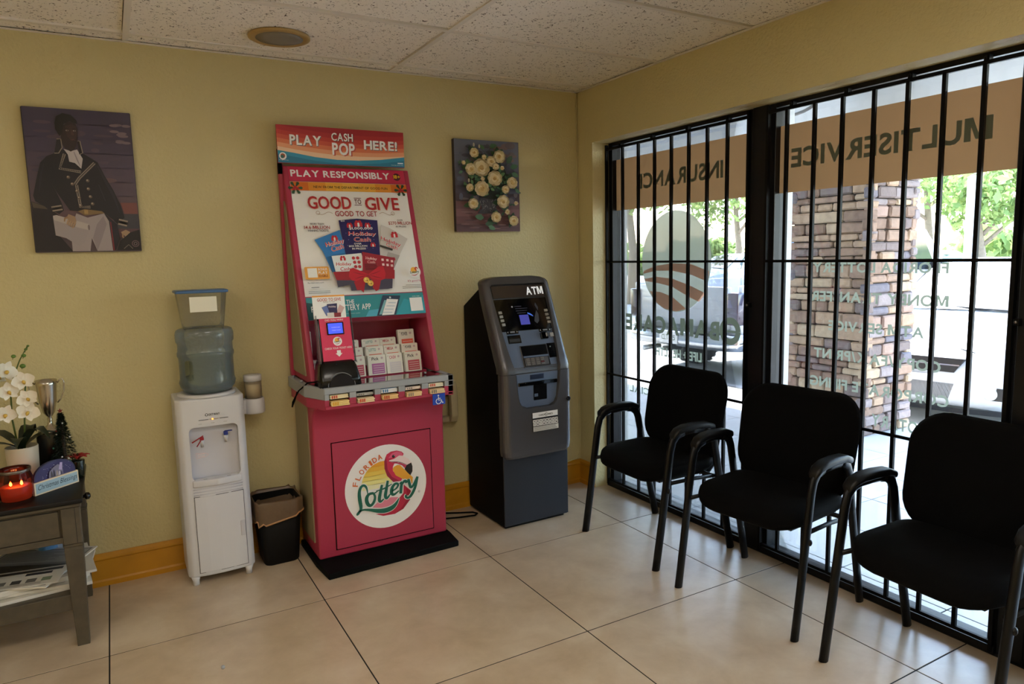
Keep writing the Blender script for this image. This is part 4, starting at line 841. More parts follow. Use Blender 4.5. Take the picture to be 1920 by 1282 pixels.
tap(-.046, .672, MB().box(CX-.054, CX-.038, -.262, -.243, .672, .686, .003, rd).tube([(CX-.088, -.262, .667), (CX-.04, -.258, .692)], .0028, 8, material=rd).tube([(CX-.052, -.262, .672), (CX-.070, -.268, .648)], .0026, 8, material=rd), 'r')
tap(.055, .682, MB().box(CX+.046, CX+.064, -.262, -.243, .682, .699, .003, bl).box(CX+.05, CX+.083, -.264, -.250, .699, .703, .0015, bl, 1), 'b')
p = Print((CX, -.2235, 0), base=.0006); L_ = [(-.072, .607), (-.034, .603), (-.021, .5955), (-.034, .5865), (-.072, .583), (-.072, .607)]; p.stroke(L_, .0009, ink('d89a90'))
for k in range(3): p.rect(-.066, .601-k*.006, -.036, .6022-k*.006, ink('e0b8b0'))
p.build('hot_warning_sticker', co)
# water bottle
jm = pane('blue_bottle_plastic', (240, 245, 247), .9, .05, .20, (172, 188, 198)); JC = (CX+.008, -.152, .868)
jb = MB().lathe([(.030, .0), (.075, .004), (.098, .012), (.116, .035), (.121, .055), (.116, .072), (.116, .165), (.121, .178), (.121, .190), (.117, .198), (.117, .232), (.123, .242), (.124, .275), (.118, .293), (.105, .300), (.05, .302)], JC, 40, jm)
jc = MB().box(JC[0]-.096, JC[0]-.066, -.40, .1, .942, 1.032, .012, jm, 3)
jug = thing('water_bottle', 'large blue-grey water bottle standing upside down on the water cooler', 'bottle', JC)
me = boolean(jb, jc, JC); part('bottle_shell', me, jug)
for pl in me.polygons: pl.use_smooth = True
if not me.materials: me.materials.append(jm)
me.set_sharp_from_angle(angle=math.radians(38))
part('water', MB().lathe([(.028, .006), (.09, .012), (.112, .037), (.117, .055), (.1125, .072), (.1125, .16), (.1125, .172)], JC, 40, pane('water_body', (232, 238, 236), .3, .0, .05, (150, 160, 160))), jug)
# clear tub with blue lid
tb = thing('plastic_tub', 'clear plastic tub with blue lid standing on the water bottle', 'tub', (CX+.008, -.152, 1.170)); TBM = pane('clear_tub_plastic', (244, 244, 240), .8, .06, .10, (214, 212, 200))
def tr_(z, w, d, r=.018): return [(CX+.005+a, b, z) for a, b in rrect(w, d, r, 5, 0, -.152)]
part('tub', MB().loft([tr_(1.170, .166, .128), tr_(1.19, .172, .132), tr_(1.326, .205, .150), tr_(1.33, .212, .156)], material=TBM), tb)
part('lid', MB().loft([tr_(1.328, .214, .158), tr_(1.330, .221, .164), tr_(1.338, .221, .164), tr_(1.341, .212, .156)], material=mat('blue_lid', (66, 104, 150), .4)), tb)
part('paper_label', MB().box(CX-.050, CX+.062, -.2275, -.2265, 1.245, 1.312, material=ink('c9c6b6')), tb)
# cup dispenser
cu = thing('cup_dispenser', 'white and clear cup tube fixed to the right side of the cooler', 'cup dispenser', (-1.99, -.12, .74)); CC = (-1.993, -.125)
part('holder', MB().lathe([(.046, .742), (.049, .748), (.047, .812), (.044, .814)], (CC[0], CC[1], 0), 28, WP).box(-2.057, -2.02, -.15, -.10, .744, .812, .004, WP), cu)
part('tube', MB().lathe([(.040, .814), (.039, .90)], (CC[0], CC[1], 0), 28, pane('cup_tube', (236, 228, 210), .8, .05, .35, (196, 184, 158))), cu)
part('cap', MB().lathe([(.041, .897), (.0415, .922), (.039, .926)], (CC[0], CC[1], 0), 28, WP), cu)
part('paper_cups', MB().lathe([(.030, .816), (.034, .88)], (CC[0], CC[1], 0), 20, ink('c9bfa4')), cu)

# ------------------------------------------------------------------ waste bin with bag
BX, BY = -1.925, -.135
bn = thing('waste_bin', 'small black waste bin lined with a brown plastic bag', 'waste bin', (BX, BY, 0)); BNM = mat('black_bin_plastic', (5, 5, 6), .6, spec=.2)
def br_(z, w, d, r=.03): return [(BX+a, BY+b, z) for a, b in rrect(w, d, r, 6)]
part('bin', MB().loft([br_(0, .155, .165), br_(.008, .165, .175), br_(.31, .215, .205, .04), br_(.312, .203, .193, .04), br_(.02, .155, .165)], caps=True, material=BNM), bn)
BAG = mat('brown_bag_film', (104, 84, 64), .35, noise=(14, .12), bump=(30, .6)); rings = []; rr_ = random.Random(3)
nz = len(br_(0, 1, 1)); wob = [rr_.uniform(-1, 1) for _ in range(nz)]
for z, w, d, s_ in ((.20, .188, .178, 0), (.27, .196, .186, .002), (.318, .213, .203, .002), (.324, .221, .211, .003), (.315, .228, .218, .004), (.27, .226, .216, .005), (.225, .226, .218, .007)):
    r = br_(z, w, d, .04); rings.append([(x+wob[i]*s_, y+wob[-i]*s_, zz+(wob[i]*s_*2.2)+(.03*max(0, (x-BX)/.11) if z == .225 else 0)-(.035*max(0, 1-abs(x-BX+.03)/.08)*(y < BY) if z == .225 else 0)) for i, (x, y, zz) in enumerate(r)])
part('bin_bag', MB().loft(rings, True, False, BAG, True), bn)
part('bag_roll', MB().tube([rings[-1][i] for i in range(nz)], .0045, 6, material=mat('bag_edge', (172, 128, 88), .4), closed=True), bn)
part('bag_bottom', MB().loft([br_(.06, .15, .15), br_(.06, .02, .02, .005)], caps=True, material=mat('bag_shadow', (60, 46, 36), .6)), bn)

# ------------------------------------------------------------------ ceiling speaker
sk = thing('ceiling_speaker', 'round yellowed speaker grille set in the ceiling board', 'speaker', (-1.82, -.355, H)); SPX = (-1.82, -.355, H)
part('rim', MB().lathe([(.130, .002), (.130, -.006), (.122, -.010), (.112, -.008)], SPX, 40, mat('yellowed_rim', (176, 146, 92), .5)), sk)
part('grille', MB().lathe([(.113, -.007), (.06, -.011), (.005, -.012)], SPX, 40, mat('perforated_grey', (140, 132, 120), .7, bump=(900, .5))), sk)

# ------------------------------------------------------------------ two canvases
cv = thing('portrait_canvas', 'canvas portrait of a standing officer in a dark gold-trimmed coat', 'painting', (-2.61, -.012, 1.52))
part('canvas', MB().box(-2.81, -2.41, -.0215, -.002, 1.521, 2.121, .002, ink('2e2730'), 1), cv)
p = Print((-2.81, -.0216, 1.52), base=.0005, eps=.00006)
sk_ = ['373043', '3a3246', '3d3548', '433949', '483c4a', '4c3f4a', '51424a', '564248', '543c42', '463a40']
for i, c in enumerate(sk_): p.rect(.004, .60-.06*(i+1), .398, .602-.06*i, ink(c), keep=True)
p.h += .0001
for q in range(46): x = random.uniform(.03, .37); y = random.uniform(.2, .57); p.disc(x, y, random.uniform(.012, .04), ink(random.choice(('41384a', '3c3446', '4a3e4c', '453a48')) if y > .32 else random.choice(('54424a', '5a464a', '4d3d48'))), random.uniform(.005, .014), 14)
for q in range(12): t = random.random(); p.disc(.33+.05*random.random(), .47+.08*random.random(), .018, ink(random.choice(('5c5058', '665860', '54495a'))), .006, 12)
p.poly([(.3315, .2133), (.396, .2143), (.397, .1645), (.344, .164)], ink('6a3f3c')); p.poly([(.30, .165), (.397, .165), (.397, .10), (.30, .10)], ink('35343c'))
p.poly([(.005, .2141), (.0562, .1955), (.0992, .1562), (.0917, .0726), (.1374, .0038), (.0045, .0038)], ink('17131a')); p.poly([(.006, .212), (.05, .195), (.06, .182), (.01, .188)], ink('4a4138'))
p.poly([(.2679, .1665), (.3128, .1175), (.319, .0585), (.2982, .0059), (.2873, .0061), (.2759, .1328)], ink('191520')); p.poly([(.2859, .13), (.289, .13), (.2945, .006), (.2885, .006)], ink('6a2026'))
p.poly([(.1619, .1657), (.2023, .1478), (.2652, .1665), (.2813, .1329), (.2871, .0042), (.2276, .0042), (.2108, .0595), (.201, .0042), (.1353, .0042), (.1352, .0964)], ink('8d8486')); p.poly([(.215, .06), (.235, .12), (.262, .155), (.272, .12), (.25, .06), (.2276, .0042)], ink('7d7478'))
p.poly([(.1042, .4158), (.0754, .4028), (.0506, .3755), (.0342, .3197), (.0135, .2376), (.0189, .2143), (.0708, .1797), (.0998, .1622), (.118, .178), (.1119, .2100), (.095, .26), (.075, .305), (.10, .25), (.125, .205), (.14, .178), (.1731, .1748), (.2679, .1665), (.2981, .1391), (.313, .1206), (.3428, .1485), (.331, .2071), (.3087, .2681), (.2812, .3281), (.2592, .3845), (.2144, .4153), (.1945, .4262), (.1637, .4276), (.1235, .4343)], ink('131119'))
p.stroke([(.258, .37), (.285, .30), (.31, .24), (.325, .17)], [.004, .012, .010, .003], ink('1f1c28'), 2); p.stroke([(.062, .37), (.045, .31), (.035, .25)], [.003, .010, .004], ink('1d1a26'), 2); p.stroke([(.255, .29), (.275, .22)], .002, ink('2e2a36'))
p.poly([(.0758, .1501), (.0888, .1532), (.2051, .1175), (.2021, .0949), (.1828, .0415), (.1605, .0265), (.1166, .0603), (.0792, .0726)], ink('8a8284')); p.poly([(.0761, .1551), (.089, .1581), (.2061, .1195), (.2004, .0951), (.1669, .1043), (.0771, .1373)], ink('9c9492')); p.disc(.2035, .106, .004, ink('6a6062'), .012)
p.poly([(.1388, .4351), (.1637, .4276), (.1875, .4347), (.2051, .397), (.1963, .355), (.1749, .3779), (.1547, .383), (.1521, .4123)], ink('a39c9e')); p.stroke([(.175, .425), (.185, .39), (.193, .365)], [.003, .006, .002], ink('7f787e'), 2)
p.poly([(.131, .464), (.1337, .4933), (.1418, .5288), (.1641, .5507), (.1893, .5466), (.1964, .5207), (.1945, .4993), (.1928, .4793), (.1865, .452), (.176, .4322), (.1638, .4254), (.1444, .4363)], ink('23171a'))
p.poly([(.152, .530), (.175, .540), (.191, .532), (.193, .505), (.188, .48), (.17, .47), (.155, .49)], ink('322122')); p.poly([(.171, .516), (.178, .516), (.182, .492), (.172, .492)], ink('402a28'))
p.poly([(.1152, .5414), (.1225, .568), (.1465, .5831), (.1766, .5778), (.1953, .5558), (.1966, .5412), (.1692, .551), (.1477, .5379), (.1392, .4991), (.1285, .4877), (.1154, .5154)], ink('0e0b0e'))
for x in (.1576, .1843): p.disc(x, .5122, .0055, ink('8e827c'), .0024, 10); p.disc(x+.001, .5122, .0022, ink('0c0a0c'), n=8); p.stroke([(x-.008, .519), (x, .5215), (x+.007, .519)], .002, ink('0e0b0e'))
p.stroke([(.1665, .4735), (.1753, .4755), (.184, .4735)], [.001, .005, .001], ink('4a2a2a'), 1); p.stroke([(.169, .492), (.177, .4905), (.184, .493)], .002, ink('180f12'))
G_ = ink('7d7268')
for pts in ([(.1169, .4748), (.1321, .4757), (.1342, .4407), (.1194, .4166), (.1042, .4158)], [(.1921, .4704), (.2009, .4709), (.2071, .4209), (.1935, .4143)]): p.poly(pts, ink('17141c')); p.stroke(pts, .0035, G_)
def braid(pts, w):
    p.stroke(pts, w, G_); n_ = 40
    for i in range(len(pts)-1):
        (a, b), (c, d) = pts[i], pts[i+1]; L = math.hypot(c-a, d-b); k = max(2, int(L/.006))
        for j in range(k): t = (j+.5)/k; p.disc(a+(c-a)*t, b+(d-b)*t, w*.26, ink('2a2628'), n=8, keep=True)
    p.h += .00006
braid([(.1397, .4143), (.118, .353), (.194, .3409)], .011); braid([(.247, .381), (.185, .315), (.167, .288)], .011); braid([(.173, .2856), (.18, .193), (.2163, .193)], .011); braid([(.075, .183), (.112, .19)], .022); braid([(.318, .131), (.352, .122)], .026)
for x, y in [(.1455, .3176), (.158, .2894), (.1726, .26), (.178, .232), (.1804, .1989), (.2156, .3049), (.2153, .27), (.2204, .237), (.2258, .2068)]: p.disc(x, y, .0068, ink('5a4c42'), n=14); p.disc(x-.0015, y+.002, .0032, ink('9c8c7c'), n=10)
p.poly([(.1684, .1748), (.1949, .1841), (.2579, .1756), (.2679, .1665), (.1926, .1568)], ink('6f5a3c')); p.rect(.192, .164, .206, .18, ink('94784a'))
def hand(x, y, s, rot):
    c, n_ = math.cos(rot), math.sin(rot); R_ = lambda a, b: (x+(a*c-b*n_)*s, y+(a*n_+b*c)*s)
    p.poly([R_(*q) for q in ((-.9, .9), (.4, 1.0), (1.0, .2), (.9, -.6), (-.2, -.5), (-.9, .1))], ink('8c735c'))
    for k in range(4): p.stroke([R_(.9-k*.42, -.1-k*.08), R_(1.05-k*.42, -.9-k*.06), R_(.9-k*.42, -1.5+.1*k)], [.36*s, .34*s, .22*s], ink('957c64')); p.stroke([R_(1.1-k*.42, -.3), R_(1.2-k*.42, -1.2)], .05*s, ink('54412f'))
    p.stroke([R_(-.7, .3), R_(-1.1, -.3), R_(-.9, -.9)], [.4*s, .34*s, .22*s], ink('84694f'))
hand(.140, .138, .020, -.5); hand(.344, .077, .017, .4)
p.poly([(.3597, .0832), (.3971, .0956), (.3975, .0054), (.3037, .0058), (.318, .0461)], ink('120f14')); p.ring(.377, .034, .013, .004, ink('5a464a'), 16); p.ring(.377, .034, .006, .002, ink('7a666a'), 12); p.stroke([(.33, .012), (.35, .03), (.365, .012)], .003, ink('6a6058'))
p.build('canvas_print', cv)

fc = thing('flower_canvas', 'canvas still life of cream roses in a glass vase', 'painting', (-.64, -.015, 1.60))
part('canvas', MB().box(-.847, -.433, -.0295, -.002, 1.601, 2.107, .002, ink('2a2228'), 1), fc)
p = Print((-.847, -.0297, 1.60), base=.0005, eps=.00008); rf = random.Random(11)
for i, c in enumerate(('585e70', '5a5e70', '565a6a', '545464', '504e5c', '4a4652', '443e48', '42383e', '664a4c', '745456', '644648', '523a40')): p.rect(.002, .5045-.0421*(i+1), .411, .506-.0421*i, ink(c), keep=True)
p.h += .0001
for q in range(90):
    x, y = rf.uniform(.03, .39), rf.uniform(.17, .49); p.disc(x, y, rf.uniform(.01, .035), ink(rf.choice(('54586a', '4a4c5a', '5a545e', '454450', '5f585c') if x < .26 or y < .38 else ('6a5a5c', '6e5856', '5c545a'))), rf.uniform(.006, .02), 12)
for q in range(40): p.disc(rf.uniform(.04, .37), rf.uniform(.015, .13), rf.uniform(.02, .05), ink(rf.choice(('6e5254', '7c6062', '604648', '523c42'))), rf.uniform(.002, .005), 12)
p.poly([(.14, .19), (.27, .19), (.25, .13), (.28, .10), (.13, .10), (.16, .13)], ink('3a3a42'))
for q in range(60): x = rf.uniform(.145, .26); y = rf.uniform(.105, .185); p.stroke([(x, y), (x+rf.uniform(-.012, .012), y+rf.uniform(.004, .014))], .0016, ink(rf.choice(('8c8c90', '6c6e74', 'a4a4a4', '56585e'))))
ROS = [(.152, .3518, .0503), (.236, .2957, .0437), (.1508, .2362, .0428), (.0849, .3406, .0331), (.2652, .4156, .036), (.2109, .3869, .0299), (.281, .1659, .0374), (.3413, .2723, .0326), (.0882, .1519, .0293), (.2294, .0783, .0303), (.3433, .0585, .0292), (.1001, .4274, .0267), (.0666, .2385, .0221), (.2907, .233, .0234), (.0299, .3706, .0122), (.2975, .1079, .0157), (.2277, .357, .0204), (.2684, .3498, .0128), (.1424, .2871, .0125), (.1538, .404, .0149), (.3513, .1558, .0132)]
def leaf(x, y, t, L, c):
    dx, dy = math.cos(t), math.sin(t); w = L*.28
    p.poly([(x, y), (x+dx*L*.35-dy*w, y+dy*L*.35+dx*w), (x+dx*L*.75-dy*w*.7, y+dy*L*.75+dx*w*.7), (x+dx*L, y+dy*L), (x+dx*L*.75+dy*w*.7, y+dy*L*.75-dx*w*.7), (x+dx*L*.35+dy*w, y+dy*L*.35-dx*w)], ink(c))
p.disc(.20, .30, .125, ink('22261f'), .105, 30); p.disc(.22, .23, .09, ink('1e231d'), .05, 24)
for x, y, r in ROS:
    for k in range(5 if r > .018 else 3): leaf(x, y, rf.uniform(0, 6.28), r*rf.uniform(1.3, 1.9), rf.choice(('2f4a34', '3c5a3c', '263a2a', '4c6c46', '35503c')))
for x, y, t, L in ((.18, .455, 2.6, .04), (.21, .47, .2, .05), (.24, .455, -.4, .05), (.32, .38, .9, .06), (.34, .36, .2, .055), (.35, .33, -.4, .05), (.17, .04, .1, .06), (.19, .03, -.4, .05), (.04, .33, 3.6, .03), (.37, .24, -.6, .04), (.12, .12, 1.2, .05), (.165, .075, 3.0, .06)): leaf(x, y, t, L, rf.choice(('3c5e42', '2f4a36', '4c7058')))
for s_ in ([(.19, .42), (.16, .455), (.15, .47)], [(.2, .43), (.21, .46), (.25, .475)], [(.12, .44), (.115, .465), (.11, .475)]): p.stroke(s_, .002, ink('35463a'), 2)
for x, y in ((.112, .475), (.146, .468), (.075, .28)): p.disc(x, y, .006, ink('a49c88'), .011, 10)
for q in range(70):
    t = rf.uniform(0, 6.28); leaf(.20+.13*math.cos(t)*rf.random()**.5, .30+.12*math.sin(t)*rf.random()**.5, rf.uniform(0, 6.28), rf.uniform(.02, .04), rf.choice(('3c5e42', '2a4230', '54744a', '46684e', '1e2e24')))
rc = ['a8946a', 'b5a27a', 'c0ae88', 'a08a5c', 'b89c6c', '9c8058']
for x, y, r in ROS:
    n_ = 9 if r > .02 else 6; a0 = rf.uniform(0, 6)
    for lay, (q, s_, cs) in enumerate(((.60, .50, ('8c7c58', 'a08e66', 'b0a07c')), (.46, .40, ('b4a47e', 'bcae8a', 'a89668')), (.26, .34, ('bfae84', 'b29a66', 'c4b48c')), (.10, .24, ('a88a54', '9c7c48', 'b8a068')))):
        for k in range(max(3, n_-2*lay)):
            t = a0+lay*.5+2*PI*k/max(3, n_-2*lay); p.disc(x+math.cos(t)*r*q, y+math.sin(t)*r*q, r*s_, ink(rf.choice(cs)), r*s_*.82, 12)
    pass
p.build('canvas_print', fc)
# ------------------------------------------------------------------ black guest chairs by the window
CHF = mat('black_chair_fabric', (3, 3, 4), .9, spec=.12, bump=(700, .4)); CHM = mat('black_chair_steel', (4, 4, 5), .4, spec=.25); CHP = mat('black_arm_plastic', (5, 5, 6), .45, spec=.3)
def make_chair():
    ch = thing('guest_chair', 'x', 'chair', (0, 0, 0), 'black guest chairs by the window')
    # seat pad
    rings = []
    for s_, z in ((.06, .396), (.75, .394), (.93, .400), (.99, .415), (1, .432), (.985, .448), (.93, .460), (.75, .468), (.4, .466), (.06, .463)):
        r = []
        for a, b in rrect(.43*s_, .51*s_, .12*s_, 8, -.02, 0):
            t = (a+.02)/.215; zz = z-(.028*max(0, -t)**3 if t < 0 else 0)+.010*(abs(b)/.25)**2; r.append((a, b, zz))
        rings.append(r)
    part('seat', MB().loft(rings, True, True, CHF), ch)
    # backrest pad, gently dished
    rings = []; prof = [(.05, -1), (.5, -.98), (.85, -.88), (.96, -.6), (1, 0), (.96, .6), (.85, .88), (.5, .98), (.05, 1)]
    for s_, tt in prof:
        r = []
        for a, b in rrect(.565*s_, .435*s_, .125*s_, 8):
            h = (b/.435)+.5; y = a*(1-.06*(1-h)); xb = .165+.085*h-.035*(a/.28)**2-.012*math.sin(PI*h)
            r.append((xb+tt*.026, y, .428+.435*h))
        rings.append(r)
    part('backrest', MB().loft(rings, True, True, CHF), ch)
    for sy in (-1, 1):
        y = sy*.277
        f = [(-.258, y, 0), (-.225, y, .20), (-.192, y, .42), (-.172, y, .55), (-.158, y, .596), (-.132, y, .622), (-.095, y, .632)]
        part('leg', MB().tube(f, .013, 12, .021, (1, 0, 0), CHM), ch)
        r = [(.225, y, 0), (.180, y, .20), (.140, y, .38), (.116, y, .50), (.100, y, .575), (.086, y, .606), (.060, y, .626), (.03, y, .632)]
        part('leg', MB().tube(r, .013, 12, .021, (1, 0, 0), CHM), ch)
        part('arm_rail', MB().tube([(-.10, y, .632), (-.03, y, .634), (.035, y, .632)], .013, 12, .018, (1, 0, 0), CHM), ch)
        ar = []
        for x, z, w, h in ((-.165, .612, .012, .007), (-.160, .624, .020, .012), (-.135, .640, .024, .015), (-.09, .650, .026, .016), (-.02, .652, .026, .016), (.05, .648, .025, .015), (.092, .634, .021, .013), (.104, .622, .010, .007)):
            ar.append([(x, y+a, z+b) for a, b in rrect(2*w, 2*h, min(w, h)*.8, 4)])
        part('armrest', MB().loft(ar, True, True, CHP), ch)
        part('seat_rail', MB().tube([(-.195, y-sy*.012, .395), (.0, y-sy*.02, .388), (.142, y-sy*.012, .382)], .009, 10, material=CHM), ch)
        part('back_bracket', MB().tube([(.10, sy*.19, .39), (.16, sy*.19, .385), (.195, sy*.19, .42), (.215, sy*.19, .52), (.235, sy*.19, .62)], .018, 10, .005, (0, 1, 0), CHM), ch)
        part('glide', MB().ball((-.192, y+sy*.012, .37), .011, 8, 5, (1, .8, 1.2), CHP), ch)
    part('seat_pan', MB().box(-.17, .14, -.20, .20, .378, .398, .006, CHM, 1).tube([(.11, -.268, .384), (.11, .268, .384)], .010, 10, material=CHM), ch)
    return ch
ch = make_chair()
spots = [((-.205, -.972, 0), 0, 'black guest chair nearest the cash machine'), ((-.1985, -1.6695, 0), math.radians(7), 'middle one of the three black guest chairs'), ((-.195, -2.402, 0), math.radians(-1.6), 'black guest chair cut off by the right picture edge')]
for i, (l_, r_, lb) in enumerate(spots):
    o = ch if i == 0 else copy_tree(ch); o.location = l_; o.rotation_euler[2] = r_; o['label'] = lb

# ------------------------------------------------------------------ side table
WD = mat('greyed_wood', (74, 66, 52), .5, noise=(26, .18)); WDK = mat('dark_table_top', (12, 9, 8), .5, spec=.3, noise=(20, .1)); EDGE = mat('worn_dark_edge', (34, 27, 22), .6)
tbx0, tbx1, tby0, tby1, TZ = -3.30, -2.705, -.575, -.035, .588
tab = thing('side_table', 'greyish wooden side table with tapered legs, drawer and lower shelf', 'table', ((tbx0+tbx1)/2, (tby0+tby1)/2, 0))
part('table_top', MB().box(tbx0, tbx1, tby0, tby1, .570, TZ, .004, WDK, 2), tab)
part('top_moulding', MB().box(tbx0+.006, tbx1-.006, tby0+.006, tby1-.006, .556, .570, .003, WD, 1), tab)
for sx in (0, 1):
    for sy in (0, 1):
        x1 = (tbx1-.012) if sx else tbx0+.074; y0 = tby0+.012 if sy == 0 else tby1-.074
        x0 = x1-.062; y1 = y0+.062
        mb = MB().box(x0, x1, y0, y1, .412, .556, .002, WD, 1)
        cx0, cy0 = (x0+x1)/2, (y0+y1)/2
        mb.loft([[(cx0+a, cy0+b, z) for a, b in rrect(w, w, .003, 3)] for z, w in ((0, .042), (.39, .062), (.40, .060), (.405, .066), (.412, .066))], material=WD, smooth=False)
        lg = part('leg', mb, tab)
        if sy == 0: part('groove', MB().box(x1-.018, x1-.0155, y0-.0004, y0+.004, .415, .553, material=EDGE), lg)
part('apron', MB().box(tbx0+.07, tbx1-.07, tby0+.03, tby0+.045, .42, .556, .002, WD, 1), tab)
part('apron', MB().box(tbx1-.042, tbx1-.03, tby0+.07, tby1-.07, .42, .556, .002, WD, 1), tab)
part('apron', MB().box(tbx0+.03, tbx0+.042, tby0+.07, tby1-.07, .42, .556, .002, WD, 1), tab)
part('drawer', MB().box(tbx0+.085, tbx1-.082, tby0+.020, tby0+.032, .445, .545, .002, WD, 1), tab)
part('lower_rail', MB().box(tbx0+.07, tbx1-.07, tby0+.018, tby0+.046, .42, .443, .002, WD, 1), tab)
part('shelf', MB().box(tbx0+.03, tbx1-.03, tby0+.035, tby1-.03, .195, .212, .002, WD, 1).box(tbx0+.06, tbx1-.06, tby0+.022, tby0+.042, .150, .212, .002, WD, 1), tab)
kn = part('knob', MB().lathe([(.006, 0), (.006, .012), (.014, .018), (.014, .028), (.006, .034)], (0, 0, 0), 16, BLK), tab); kn.data.transform(Matrix.Translation(ORG[tab.name])); kn.location = Vector((tbx1-.01, -.46, .562))-Vector(ORG[tab.name]); kn.rotation_euler[1] = PI/2
# orchid
ORX, ORY = -2.905, -.28
orc = thing('orchid', 'white potted orchid with dark leaves and green buds', 'plant', (ORX, ORY, TZ))
part('pot', MB().lathe([(.046, 0), (.050, .004), (.056, .165), (.055, .168), (.051, .166), (.049, .14)], (ORX, ORY, TZ), 32, mat('cream_pot', (196, 186, 166), .45)), orc)
part('soil', MB().lathe([(.050, .145), (.02, .150), (.005, .151)], (ORX, ORY, TZ), 20, mat('dark_moss', (26, 24, 18), .9, bump=(200, 1))), orc)
LG = mat('dark_orchid_leaf', (22, 34, 20), .4); SG = mat('orchid_stem', (74, 92, 34), .5); PG = mat('white_petal', (226, 220, 204), .55); LY = mat('yellow_lip', (206, 172, 80), .5); BUD = mat('green_bud', (84, 116, 44), .5)
for ang, L, rise in ((.3, .15, .05), (1.2, .12, .08), (2.6, .16, .07), (3.6, .14, .04), (4.7, .13, .06), (5.5, .15, .09)):
    mb = MB(); rows = []
    for k in range(7):
        t = k/6; w = .024*math.sin(PI*min(1, .12+t*.9))+.002; c = Vector((ORX, ORY, TZ+.16))+Vector((math.cos(ang)*L*t, math.sin(ang)*L*t, rise*math.sin(t*2.6))); n_ = Vector((-math.sin(ang), math.cos(ang), 0))
        rows.append([c-n_*w, c+Vector((0, 0, -.006)), c+n_*w])
    mb.loft([[tuple(q) for q in r] for r in rows], False, False, LG); part('leaf', mb, orc)
stem = [(ORX-.01, ORY, TZ+.15), (ORX-.02, ORY-.005, TZ+.28), (ORX-.015, ORY-.01, TZ+.38), (ORX+.005, ORY-.01, TZ+.46), (ORX+.025, ORY-.005, TZ+.51), (ORX+.055, ORY, TZ+.565)]
part('stem', MB().tube(stem, [.0035, .0033, .003, .0028, .0024, .0016], 8, material=SG), orc)
part('stem', MB().tube([(ORX+.01, ORY, TZ+.15), (ORX+.02, ORY-.01, TZ+.27), (ORX+.03, ORY-.02, TZ+.36), (ORX+.04, ORY-.02, TZ+.44)], .003, 8, material=SG), orc)
def petal(ang, L, w, cup):
    mb = []; 
    for k in range(6):
        t = k/5; ww = w*math.sin(PI*min(.97, .1+t*.88))**.8; c = Vector((math.cos(ang)*L*t, -cup*t*t*L, math.sin(ang)*L*t)); n_ = Vector((-math.sin(ang), 0, math.cos(ang)))
        mb.append([tuple(c-n_*ww), tuple(c+Vector((0, .004*math.sin(PI*t), 0))), tuple(c+n_*ww)])
    return mb
fm = MB()
for ang, L, w in ((PI/2, .034, .013), (PI*.02, .036, .021), (PI*.98, .036, .021), (-PI*.30, .033, .012), (-PI*.70, .033, .012)): fm.loft(petal(ang, L, w, .25), False, False, PG)
fme = fm.mesh('flower', None, (0, 0, 0), False); lipm = MB().ball((0, -.006, -.005), .007, 8, 6, (.8, 1.2, 1), LY).loft(petal(-PI/2, .014, .006, .8), False, False, LY).mesh('lip', None)
for x, z, dy, rz_, sc in ((-2.924, 1.064, -.03, .3, 1.15), (-2.872, 1.023, -.045, -.2, 1.1), (-2.922, .988, -.05, .1, 1.1), (-2.864, .953, -.05, -.3, 1.05), (-2.94, .90, -.055, .2, 1.1), (-2.866, .900, -.05, -.25, 1.15), (-2.958, 1.04, .0, .6, 1.0)):
    o = bpy.data.objects.new('flower', fme); COL.objects.link(o); o.parent = orc; o.location = Vector((x, ORY+dy, z))-Vector(ORG[orc.name]); o.rotation_euler = (random.uniform(-.25, .15), random.uniform(-.5, .5), rz_+.35); o.scale = (sc, sc, sc)
    q = bpy.data.objects.new('lip', lipm); COL.objects.link(q); q.parent = o
for x, z, r in ((-2.898, 1.116, .0085), (-2.865, 1.116, .0085), (-2.848, 1.153, .005), (-2.872, 1.075, .0105), (-2.856, 1.14, .006)):
    part('bud', MB().ball((x, ORY-.005, z), r, 10, 7, (1, 1, .85), BUD).tube([(x, ORY-.005, z), (x-.004, ORY-.004, z-.012)], .0012, 6, material=SG), orc)
# trophy
TX, TY = -2.815, -.115
tro = thing('trophy', 'silver cup trophy with thin handles on a black base', 'trophy', (TX, TY, TZ)); SILM = mat('brushed_silver', (190, 184, 172), .22, 1)
part('plinth', MB().box(TX-.05, TX+.05, TY-.05, TY+.05, TZ, TZ+.178, .004, BLK), tro)
part('cup', MB().lathe([(.040, .178), (.040, .184), (.030, .196), (.012, .208), (.008, .222), (.011, .235), (.008, .242), (.022, .262), (.032, .31), (.038, .38), (.041, .400), (.039, .400), (.035, .375), (.02, .28)], (TX, TY, TZ), 32, SILM), tro)
for sx in (-1, 1): part('handle', MB().tube([(TX+sx*.034, TY, TZ+.30), (TX+sx*.048, TY, TZ+.315), (TX+sx*.060, TY, TZ+.35), (TX+sx*.064, TY, TZ+.385), (TX+sx*.058, TY, TZ+.402), (TX+sx*.050, TY, TZ+.398), (TX+sx*.040, TY, TZ+.385)], .0028, 8, material=SILM), tro)
